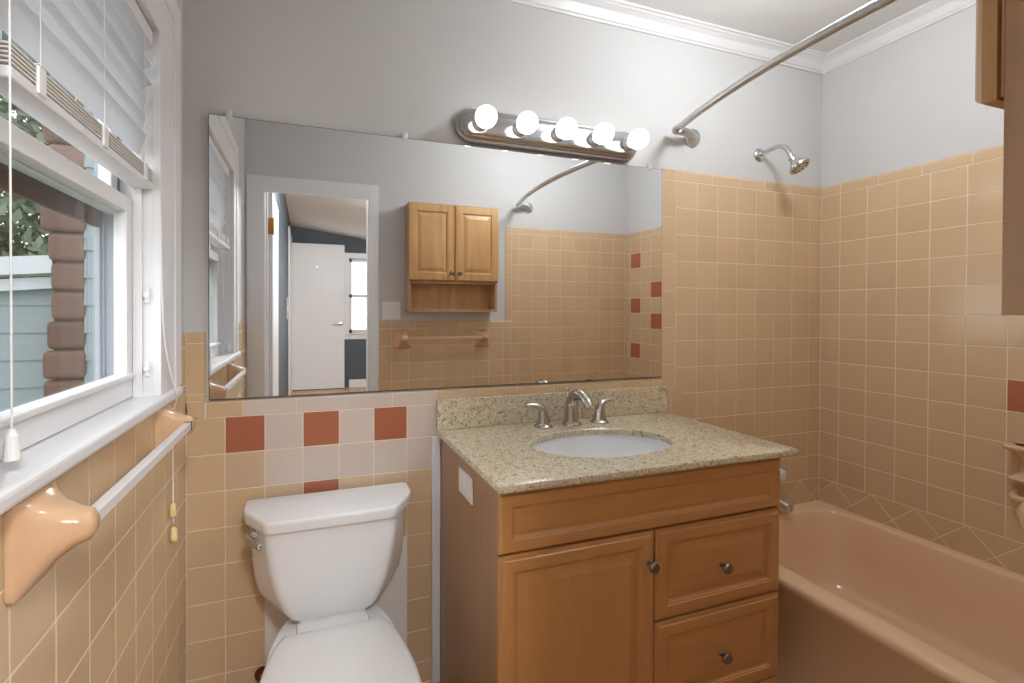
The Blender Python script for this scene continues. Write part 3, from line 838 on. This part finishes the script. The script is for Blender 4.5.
for d, z in ((0.004, CZ0), (0.0, CZ0 + .005), (0.0, CZ1 - .007), (.002, CZ1 - .002), (.007, CZ1)):
    rr.append([(*inset_rect(p, d), z) for p in outer])
rr.append([(x, y, CZ1) for x, y in [(SX + (SA + .003) * math.cos(2 * PI * k / n), SY + (SB_ + .003) * math.sin(2 * PI * k / n)) for k in range(n)]])
rr.append([(x, y, CZ1 - .003) for x, y in el]); rr.append([(x, y, CZ0) for x, y in el])
rr.append(rr[0])
R_ = loft(bm, rr, False, False)
bmesh.ops.remove_doubles(bm, verts=bm.verts, dist=1e-5)
obj('counter_slab', bm, 'granite', ct, smooth=True, angle=35)
bm = NB(); box(bm, CX0, CX1, -.022, -.0015, CZ1 + .0005, .966, .002); obj('backsplash', bm, 'granite', ct)
# undermount basin
sk = thing('sink', 'white oval undermount sink set into the granite countertop', 'sink')
bm = NB(); n = 48
def er(f, z, dy=0): return [(SX + (SA + .004) * f * math.cos(2 * PI * k / n), SY + dy + (SB_ + .004) * f * math.sin(2 * PI * k / n), z) for k in range(n)]
loft(bm, [er(1.10, CZ0 - .001), er(1.0, CZ0 - .001), er(.985, CZ0 - .02), er(.955, CZ0 - .05), er(.88, CZ0 - .09), er(.70, CZ0 - .122), er(.42, CZ0 - .138, .005), er(.13, CZ0 - .142, .008)], False, True)
obj('basin', bm, 'china', sk, smooth=True, angle=60)
bm = NB(); lathe(bm, [(.024, 0), (.024, .003), (.016, .004), (.013, .001)], (SX, SY + .008, CZ0 - .142), (0, 0, 1), 24); obj('drain', bm, 'nickel', sk)
# faucet
fa = thing('faucet', 'brushed nickel widespread faucet with curved spout behind the sink', 'faucet')
FX, FY = 1.227, -.088
bm = NB(); lathe(bm, [(.034, 0), (.034, .004), (.029, .009), (.027, .013)], (FX, FY, CZ1 + .0003), (0, 0, 1), 26)
tube(bm, smoothpath([(FX, FY, CZ1 + .006), (FX, FY + .002, CZ1 + .05), (FX, FY - .002, CZ1 + .082), (FX, FY - .020, CZ1 + .106), (FX, FY - .055, CZ1 + .115), (FX, FY - .092, CZ1 + .103), (FX, FY - .112, CZ1 + .080)], 6), [.027, .024, .0215, .019, .0175, .0165, .0155], 18)
obj('spout', bm, 'nickel', fa, smooth=True, angle=50)
bm = NB(); tube(bm, [(FX - .004, FY + .024, CZ1 + .0003), (FX - .004, FY + .024, CZ1 + .118)], .003, 8); lathe(bm, [(.003, 0), (.006, .003), (.0065, .010), (.003, .014)], (FX - .004, FY + .024, CZ1 + .116), (0, 0, 1), 12); obj('lift_rod', bm, 'nickel', fa, smooth=True)
for sx, hx in ((-1, 1.114), (1, 1.341)):
    bm = NB(); lathe(bm, [(.034, 0), (.034, .004), (.027, .009), (.025, .014)], (hx, FY - .002, CZ1 + .0003), (0, 0, 1), 24)
    tube(bm, smoothpath([(hx, FY - .002, CZ1 + .010), (hx + sx * .001, FY - .002, CZ1 + .036), (hx + sx * .006, FY - .001, CZ1 + .060), (hx + sx * .020, FY + .001, CZ1 + .073), (hx + sx * .042, FY + .002, CZ1 + .077), (hx + sx * .066, FY + .002, CZ1 + .077)], 6), [.024, .019, .0135, .0095, .0075, .006], 16)
    obj('handle', bm, 'nickel', fa, smooth=True, angle=50)

# ------------------------------------------------------------------ mirror with clips
MX0, MX1, MZ0, MZ1 = .060, 1.692, 1.0015, 1.842
mi = thing('wall_mirror', 'large frameless wall mirror above the toilet and vanity', 'mirror')
bm = NB(); box(bm, MX0, MX1, -.0039, PT - .0005, MZ0, MZ1, .0012, 1); obj('mirror_back', bm, 'mirroredge', mi)
bm = NB(); vs = [bm.verts.new(p) for p in ((MX0 + .002, -.0041, MZ0 + .003), (MX1 - .002, -.0041, MZ0 + .003), (MX1 - .002, -.0041, MZ1 - .002), (MX0 + .002, -.0041, MZ1 - .002))]; bm.faces.new(vs); obj('mirror_glass', bm, 'mirror', mi)
for x in (.115, .64, 1.63):
    bm = NB(); box(bm, x - .009, x + .009, -.008, PT - .0003, MZ1 - .008, MZ1 + .018, .003); lathe(bm, [(.004, 0), (.004, .002), (.002, .003)], (x, -.008, MZ1 + .010), (0, -1, 0), 10); obj('mirror_clip', bm, 'clear', mi)
bm = NB(); box(bm, 1.34, 1.36, -.0075, -.0035, MZ0 - .0005, MZ0 + .006, .001); obj('mirror_clip', bm, 'mirroredge', mi)

# ------------------------------------------------------------------ vanity light bar
vl = thing('vanity_light', 'chrome vanity light bar with five round bulbs above the mirror', 'light fixture')
LX0, LX1, LZc = .812, 1.556, 1.909
def stad(r, y, n=14):
    a, b = LX0 + .058, LX1 - .058; o = []
    for k in range(n + 1):
        t = -PI / 2 + PI * k / n; o.append((b + r * math.cos(t), y, LZc + r * math.sin(t)))
    for k in range(n + 1):
        t = PI / 2 + PI * k / n; o.append((a + r * math.cos(t), y, LZc + r * math.sin(t)))
    return o
bm = NB(); loft(bm, [stad(.058, PT - .0003), stad(.058, -.014), stad(.055, -.018), stad(.049, -.019), stad(.047, -.025), stad(.041, -.027), stad(.038, -.033), stad(.030, -.036)])
obj('back_plate', bm, 'plate', vl, smooth=True, angle=25)
for x in (.894, 1.044, 1.197, 1.349, 1.501):
    bm = NB(); lathe(bm, [(.028, 0), (.028, .006), (.022, .010), (.022, .018), (.019, .020)], (x, -.0355, 1.910), (0, -1, 0), 24); s_ = obj('socket', bm, 'satin', vl, smooth=True, angle=40)
    bm = NB(); lathe(bm, [(.013, -.045), (.015, -.038)] + [(.0372 * math.sin(PI * k / 16), -.0372 * math.cos(PI * k / 16)) for k in range(3, 16)] + [(.0005, .0372)], (x, -.095, 1.910), (0, -1, 0), 28); b_ = obj('bulb', bm, 'bulb', vl, smooth=True)

# ------------------------------------------------------------------ medicine cabinet on the front wall
mc = thing('medicine_cabinet', 'golden oak wall cabinet with two doors and open shelf below', 'cabinet')
AX0, AX1, AYB, AYF, AZ0, AZ1 = .921, 1.508, -D - PT + .0008, -1.327, 1.263, 1.940
bm = NB(); box(bm, AX0, AX0 + .017, AYB, AYF, AZ0, AZ1, .001); obj('side_panel', bm, 'oakside', mc)
bm = NB(); box(bm, AX1 - .017, AX1, AYB, AYF, AZ0, AZ1, .001); obj('side_panel', bm, 'oakside', mc)
bm = NB(); box(bm, AX0 + .017, AX1 - .017, AYB, AYB + .006, AZ0, AZ1); obj('back_panel', bm, 'oak', mc)
for z0, z1 in ((AZ0, AZ0 + .016), (1.440, 1.456), (AZ1 - .016, AZ1)):
    bm = NB(); box(bm, AX0 + .017, AX1 - .017, AYB + .006, AYF, z0, z1); obj('shelf', bm, 'oakside', mc)
bm = NB(); box(bm, AX0 + .0, AX0 + .038, AYF - .0002, AYF + .0018, 1.458, AZ1); box(bm, AX0 + .038, AX1 - .038, AYF - .0002, AYF + .0018, 1.458, 1.49); box(bm, AX0 + .038, AX1 - .038, AYF - .0002, AYF + .0018, AZ1 - .04, AZ1); box(bm, AX1 - .038, AX1, AYF - .0002, AYF + .0018, 1.458, AZ1)
obj('face_frame', bm, 'oak', mc)
def panel_f(bm, x0, x1, z0, z1, yb, steps):
    rings = []
    for ins, fw in steps:
        a, b, c, d = x0 + ins, x1 - ins, z0 + ins, z1 - ins
        rings.append([(a, yb + fw, c), (b, yb + fw, c), (b, yb + fw, d), (a, yb + fw, d)])
    loft(bm, rings)
FO = [(0, 0), (0, .010), (.004, .015), (.008, .018), (.048, .018), (.052, .015), (.054, .011), (.058, .010), (.062, .011), (.080, .0165), (.083, .017)]
for x0, x1, kx in ((AX0 - .004, 1.2125, 1.188), (1.2155, AX1 + .004, 1.240)):
    bm = NB(); panel_f(bm, x0, x1, 1.456, AZ1 - .004, AYF + .003, FO); d_ = obj('door', bm, 'oak', mc)
    bm = NB(); lathe(bm, [(.007, 0), (.0055, .004), (.0055, .012), (.0145, .020), (.0155, .024), (.009, .030), (.0, .0305)], (kx, AYF + .021, 1.506), (0, 1, 0), 20, cap=False); obj('knob', bm, 'knob', d_, smooth=True)

lsw = thing('light_switch', 'white two gang light switch plate beside the oak cabinet, seen in the mirror', 'light switch')
bm = NB(); box(bm, .778, .893, FY1 + .0003, FY1 + .007, 1.212, 1.327, .003); obj('switch_plate', bm, 'plastic', lsw)
for x in (.812, .858):
    bm = NB(); box(bm, x - .005, x + .005, FY1 + .007, FY1 + .015, 1.258, 1.280, .001); obj('toggle', bm, 'plastic', lsw)

cl = thing('added_fill_lamp', 'unseen globe fill lamp added close to the bathroom ceiling', 'lamp')  # no known fixture, added above the frame as fill light
LXB, LYB, LZB = 1.72, -.72, 2.275
bm = NB(); lathe(bm, [(.065, 0), (.065, .012), (.045, .022), (.040, .075)], (LXB, LYB, CEIL - .0005), (0, 0, -1), 36); obj('fill_base', bm, 'trimw', cl, smooth=True, angle=40)
bm = NB(); lathe(bm, [(.042, -.092)] + [(.1 * math.sin(PI * k / 20), -.1 * math.cos(PI * k / 20)) for k in range(3, 20)] + [(.0005, .1)], (LXB, LYB, LZB), (0, 0, -1), 36); obj('fill_globe', bm, 'bathfill', cl, smooth=True)

# ------------------------------------------------------------------ ceramic towel bars
def post(parent, c, along, out, up=Vector((0, 0, 1)), bw=.054, bh=.056, reach=.072, zoff=.012, tipr=.021):
    """a flared ceramic bracket: square base on the wall drawn out to a rounded socket"""
    c = Vector(c); along = Vector(along); out = Vector(out)
    bm = NB(); rings = []; n = 32
    def sq(a, b, h, z, p):
        r = []
        for k in range(n):
            t = 2 * PI * k / n + PI / 4
            ct_, st_ = math.cos(t), math.sin(t)
            e = 2.0 / p
            x = math.copysign(abs(ct_) ** e, ct_) * a; y = math.copysign(abs(st_) ** e, st_) * b
            r.append(c + along * x + up * (y + z) + out * h)
        return r
    rings = [sq(bw, bh, 0.0, 0, 12), sq(bw, bh, .006, 0, 12), sq(bw * .965, bh * .97, .009, 0, 8), sq(bw * .88, bh * .91, .012, .001, 6), sq(bw * .77, bh * .81, .018, zoff * .2, 4.5), sq(bw * .66, bh * .69, .026, zoff * .45, 3.6), sq(bw * .565, bh * .575, .034, zoff * .7, 3), sq(bw * .49, bh * .49, .043, zoff * .9, 2.6), sq(tipr, tipr * 1.05, reach, zoff, 2.3), sq(tipr * .86, tipr * .9, reach + .011, zoff, 2.2), sq(tipr * .5, tipr * .5, reach + .017, zoff, 2)]
    loft(bm, rings)
    return obj('bracket', bm, 'tanpost', parent, smooth=True, angle=50)
tb = thing('towel_bar', 'white square towel bar on tan ceramic brackets below the window', 'towel bar')
BX, BZ = .060, .987
for y in (-.822, -.248):
    post(tb, (.0004, y, .976), (0, 1, 0), (1, 0, 0), bh=.060, reach=.054, zoff=.009, tipr=.0225)
bm = NB(); box(bm, BX - .0085, BX + .0085, -.812, -.266, BZ - .0085, BZ + .0085, .001, 1); b_ = obj('bar', bm, 'bar', tb); b_['label'] = 'white square bar'
bm = NB(); box(bm, BX - .0105, BX + .0105, -.2695, -.2655, BZ - .0105, BZ + .0105); obj('bar_collar', bm, 'bronze', tb)
tb = thing('towel_bar', 'beige towel bar on tan ceramic brackets under the oak cabinet, seen in the mirror', 'towel bar')
for x in (.905, 1.445):
    post(tb, (x, -D + .0004, 1.085), (1, 0, 0), (0, 1, 0))
bm = NB(); box(bm, .915, 1.435, -D + .057, -D + .074, 1.088, 1.106, .001, 1); obj('bar', bm, 'barwood', tb)

# ------------------------------------------------------------------ shower rod, shower head, tub fittings
sr = thing('shower_rod', 'curved satin chrome shower curtain rod spanning above the tub', 'shower rod')
RZ = 1.987
pts = []
ya, yb = -.055, -D + .055
for k in range(41):
    t = k / 40; pts.append((1.715 - .035 * t - .100 * (1 - (2 * t - 1) ** 2), ya + (yb - ya) * t, RZ))
bm = NB(); tube(bm, pts, .0127, 18); obj('rod', bm, 'satin', sr, smooth=True)
for y0, s, fx in ((PT, -1, 1.845), (FY1, 1, 1.785)):
    bm = NB(); lathe(bm, [(.038, 0), (.038, .006), (.034, .014), (.020, .020), (.014, .022)], (fx, y0 + s * .0003, 1.989), (0, s, 0), 30)
    e = Vector(pts[0] if s < 0 else pts[-1])
    tube(bm, smoothpath([(fx, y0 + s * .015, 1.989), (fx - .035, y0 + s * .034, 1.988), (fx - .085, y0 + s * .054, 1.987), (e.x + .006, e.y - s * .006, RZ)], 5), [.012, .015, .017, .0165], 16)
    lathe(bm, [(.012, 0), (.017, .004), (.017, .022), (.014, .026)], e + Vector((.006, -s * .014, 0)), (-.25, s, 0), 18)
    obj('flange', bm, 'satin', sr, smooth=True, angle=40)
sh = thing('wall_shower', 'chrome shower head on a bent arm high on the tub wall', 'shower head')
bm = NB(); lathe(bm, [(.031, 0), (.030, .004), (.022, .010), (.012, .013)], (2.222, PT - .0003, 1.960), (0, -1, 0), 26); obj('flange', bm, 'chrome', sh, smooth=True, angle=40)
bm = NB(); tube(bm, smoothpath([(2.222, .0, 1.960), (2.222, -.045, 1.966), (2.222, -.085, 1.968), (2.222, -.115, 1.955), (2.222, -.135, 1.925), (2.222, -.145, 1.898)], 6), .0095, 14); obj('arm', bm, 'chrome', sh, smooth=True)
bm = NB(); ax = Vector((.22, -.55, -.80)).normalized(); lathe(bm, [(.011, 0), (.014, .004), (.013, .014), (.016, .018), (.022, .026), (.036, .042), (.041, .048), (.041, .056), (.037, .059), (.012, .060), (.010, .057)], Vector((2.222, -.143, 1.903)), ax, 28); hd = obj('head', bm, 'chrome', sh, smooth=True, angle=35)
bm = NB()
cface = Vector((2.222, -.143, 1.903)) + ax * .0595
uu = ax.cross(Vector((1, 0, 0))).normalized(); ww = ax.cross(uu)
for k in range(10):
    t = 2 * PI * k / 10; lathe(bm, [(.0035, 0), (.0025, .002)], cface + (uu * math.cos(t) + ww * math.sin(t)) * .026, ax, 8)
obj('nozzles', bm, 'rubber', hd)
tv = thing('tub_faucet', 'clear knob and chrome spout on the tub wall right of the vanity', 'faucet')
bm = NB(); lathe(bm, [(.030, 0), (.028, .006), (.010, .012), (.010, .04)], (2.287, -.0004, .555), (0, -1, 0), 22); obj('escutcheon', bm, 'chrome', tv, smooth=True, angle=40)
bm = NB(); lathe(bm, [(.014, 0), (.026, .004), (.029, .014), (.026, .028), (.016, .034)], (2.287, -.040, .555), (0, -1, 0), 8); obj('knob', bm, 'clear', tv)
bm = NB(); lathe(bm, [(.026, 0), (.025, .07), (.021, .10), (.012, .108)], (2.287, -.0004, .437), (0, -1, -.12), 24); obj('spout', bm, 'satin', tv, smooth=True, angle=40)

# ------------------------------------------------------------------ bathtub
tu = thing('bathtub', 'tan enamel bathtub along the right wall', 'bathtub')
TX0, TX1, TY0, TY1, TZ = 1.815, XR - .0006, -D + .0008, -.0008, .385
cxm, cym = (TX0 + TX1) / 2, (TY0 + TY1) / 2
def rr2(x0, x1, y0, y1, r, z, n=8):
    return [(x, y, z) for x, y in fillet([(x0, y0), (x1, y0), (x1, y1), (x0, y1)], r, n)]
IX0, IX1, IY0, IY1 = TX0 + .085, TX1 - .055, TY0 + .07, TY1 - .075
bm = NB()
loft(bm, [rr2(TX0 + .012, TX1, TY0, TY1, .004, .0), rr2(TX0 + .012, TX1, TY0, TY1, .004, .05), rr2(TX0 + .020, TX1, TY0, TY1, .004, .065), rr2(TX0 + .018, TX1, TY0, TY1, .004, .30), rr2(TX0 + .004, TX1, TY0, TY1, .004, .345), rr2(TX0, TX1, TY0, TY1, .004, .362), rr2(TX0 + .003, TX1, TY0, TY1, .005, .377), rr2(TX0 + .012, TX1 - .002, TY0 + .002, TY1 - .002, .006, TZ),
          rr2(IX0 - .010, IX1 + .010, IY0 - .010, IY1 + .010, .11, TZ + .001), rr2(IX0 - .004, IX1 + .004, IY0 - .004, IY1 + .004, .105, TZ - .001), rr2(IX0 - .001, IX1 + .001, IY0 - .001, IY1 + .001, .105, TZ - .006), rr2(IX0 + .002, IX1 - .002, IY0 + .004, IY1 - .002, .105, TZ - .016),
          rr2(IX0 + .03, IX1 - .025, IY0 + .08, IY1 - .03, .12, .22), rr2(IX0 + .05, IX1 - .045, IY0 + .15, IY1 - .05, .12, .11), rr2(IX0 + .09, IX1 - .085, IY0 + .21, IY1 - .09, .10, .075), rr2(IX0 + .16, IX1 - .15, IY0 + .3, IY1 - .17, .08, .066)])
obj('tub_shell', bm, 'tub', tu, smooth=True, angle=50)
bm = NB(); lathe(bm, [(.032, 0), (.032, .003), (.02, .005), (.018, .002)], (cxm + .02, IY1 - .22, .0665), (0, 0, 1), 22); obj('drain', bm, 'chrome', tu)
bm = NB(); lathe(bm, [(.036, 0), (.035, .005), (.01, .007)], (cxm - .03, IY1 - .024, .255), (0, -1, .15), 22); obj('overflow_plate', bm, 'chrome', tu)

# ceramic soap dish on the right wall
sd = thing('soap_dish', 'tan ceramic soap dish with grab bar on the tub wall', 'soap dish')
SY0, SY1 = -.812, -.640
def sring(o, y0, y1, z): return [(XR - .0005, y0, z), (XR - .0005, y1, z), (XR - o, y1, z), (XR - o, y0, z)]
def sring2(o, y0, y1, z, r=.014):
    return [(XR - .0005 - max(0, a), b, z) for a, b in fillet([(0, y0), (0, y1), (o, y1 - .006), (o, y0 + .006)], [.001, .001, r, r], 4)]
bm = NB()
loft(bm, [sring2(.020, SY0 + .012, SY1 - .012, .700), sring2(.046, SY0 + .004, SY1 - .004, .704), sring2(.048, SY0 + .002, SY1 - .002, .711), sring2(.036, SY0 + .010, SY1 - .010, .719), sring2(.018, SY0 + .022, SY1 - .022, .732), sring2(.014, SY0 + .026, SY1 - .026, .762), sring2(.020, SY0 + .022, SY1 - .022, .785), sring2(.044, SY0 + .008, SY1 - .008, .803), sring2(.062, SY0, SY1, .811), sring2(.064, SY0, SY1, .818), sring2(.060, SY0 + .002, SY1 - .002, .824), sring2(.048, SY0 + .010, SY1 - .010, .824), sring2(.040, SY0 + .016, SY1 - .016, .817)])
obj('dish', bm, 'tanpost', sd, smooth=True, angle=55)
bm = NB(); tube(bm, smoothpath([(XR - .0008, SY1 - .02, .648), (XR - .022, SY1 - .021, .648), (XR - .040, SY1 - .036, .646), (XR - .044, (SY0 + SY1) / 2, .645), (XR - .040, SY0 + .036, .646), (XR - .022, SY0 + .021, .648), (XR - .0008, SY0 + .02, .648)], 6), [.022, .014, .012, .012, .012, .014, .022], 14)
obj('grab_bar', bm, 'tanpost', sd, smooth=True)

# ------------------------------------------------------------------ outside the window
bm = NB(); box(bm, -14, -.2, -3, 16, -.9, -.6); struct(obj('ground', bm, 'grass'))
ho = thing('neighbouring_house', 'pale aqua sided house wing with brick pillar outside the window', 'house')
def siding(bm, x0, x1, y, z0, z1, pitch=.105):
    z = z0
    while z < z1 - .01:
        t = min(z + pitch, z1)
        loft(bm, [[(x0, y - .016, z), (x0, y - .004, t), (x0, y + .05, t), (x0, y + .05, z)], [(x1, y - .016, z), (x1, y - .004, t), (x1, y + .05, t), (x1, y + .05, z)]])
        z = t
bm = NB(); siding(bm, -6.0, -1.25, 2.55, -.6, 1.44, .19); obj('siding_wall', bm, 'siding', ho)
bm = NB()
loft(bm, [[(-6, 2.40, 1.16), (-6, 2.40, 1.28), (-6, 2.60, 1.28), (-6, 2.60, 1.16)], [(-1.30, 2.40, 1.52), (-1.30, 2.40, 1.64), (-1.30, 2.60, 1.64), (-1.30, 2.60, 1.52)]])
loft(bm, [[(-6, 2.46, 1.02), (-6, 2.46, 1.10), (-6, 2.56, 1.10), (-6, 2.56, 1.02)], [(-1.30, 2.46, 1.42), (-1.30, 2.46, 1.50), (-1.30, 2.56, 1.50), (-1.30, 2.56, 1.42)]])
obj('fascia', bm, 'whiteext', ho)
bm = NB(); z = -.6; k = 0
while z < 2.7:
    h = .20; jx = random.uniform(-.028, .028)
    box(bm, -1.335 + jx, -1.105, 2.37 + random.uniform(-.012, .012), 2.62, z, z + h - .008, .035, 3); z += h; k += 1
box(bm, -1.295, -1.118, 2.41, 2.62, -.6, 2.7)
obj('brick_pillar', bm, 'brick', ho)
bm = NB(); siding(bm, -1.118, -.90, 2.40, -.6, 3.2, .19); obj('side_wall', bm, 'siding', ho)
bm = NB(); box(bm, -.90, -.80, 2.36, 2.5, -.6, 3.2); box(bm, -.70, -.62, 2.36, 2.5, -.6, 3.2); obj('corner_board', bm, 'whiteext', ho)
bm = NB(); box(bm, -.80, -.70, 2.42, 2.5, -.6, 3.2); obj('dark_gap', bm, 'shingle', ho)
bm = NB(); siding(bm, -.62, .3, 2.40, -.6, 3.2, .19); obj('side_wall', bm, 'siding', ho)
def tree(label, x, y, h, r, leaf, n, seed):
    random.seed(seed)
    t = thing('tree', label, 'tree', None)
    bm = NB(); tube(bm, smoothpath([(x, y, -.7), (x + .05, y, h * .3), (x - .05, y, h * .62), (x, y, h * .8)], 5), [.16, .05], 10)
    for k in range(7):
        a = random.uniform(0, 2 * PI); z = h * random.uniform(.35, .7)
        tube(bm, [(x, y, z), (x + math.cos(a) * r * .6, y + math.sin(a) * r * .6, z + r * .45)], [.05, .015], 7)
    obj('trunk', bm, 'bark', t)
    bm = NB()
    for k in range(n):
        d = Vector((random.gauss(0, 1), random.gauss(0, 1), random.gauss(0, 1))).normalized() * r * random.uniform(.45, 1.0) ** .6
        c = Vector((x, y, h * .66)) + Vector((d.x, d.y, d.z * 1.15))
        s = random.uniform(.05, .10)
        u = Vector((random.uniform(-1, 1), random.uniform(-1, 1), random.uniform(-1, 1))).normalized(); v = u.orthogonal().normalized()
        q = [bm.verts.new(c + u * s), bm.verts.new(c + v * s * .5), bm.verts.new(c - u * s), bm.verts.new(c - v * s * .5)]; bm.faces.new(q)
    obj('foliage', bm, leaf, t)
tree('leafy green tree rising behind the aqua house outside the window', -3.6, 6.2, 5.2, 2.0, 'leafa', 15000, 3)
tree('grey green tree farther left behind the house outside the window', -8.2, 11.5, 6.6, 3.4, 'leafb', 15000, 5)

# ------------------------------------------------------------------ every Empty stands at the base of its thing
bpy.context.view_layer.update()
for e in [o for o in COL.objects if o.type == 'EMPTY' and o.parent is None]:
    pts = [c.matrix_world @ Vector(b) for c in e.children_recursive if c.type == 'MESH' for b in c.bound_box]
    if not pts: continue
    lo_ = Vector([min(p[i] for p in pts) for i in range(3)]); hi_ = Vector([max(p[i] for p in pts) for i in range(3)])
    base = Vector(((lo_.x + hi_.x) / 2, (lo_.y + hi_.y) / 2, lo_.z))
    e.location = base
    for c in e.children:
        c.matrix_parent_inverse = Matrix.Translation(-base)
to.location.x += .001
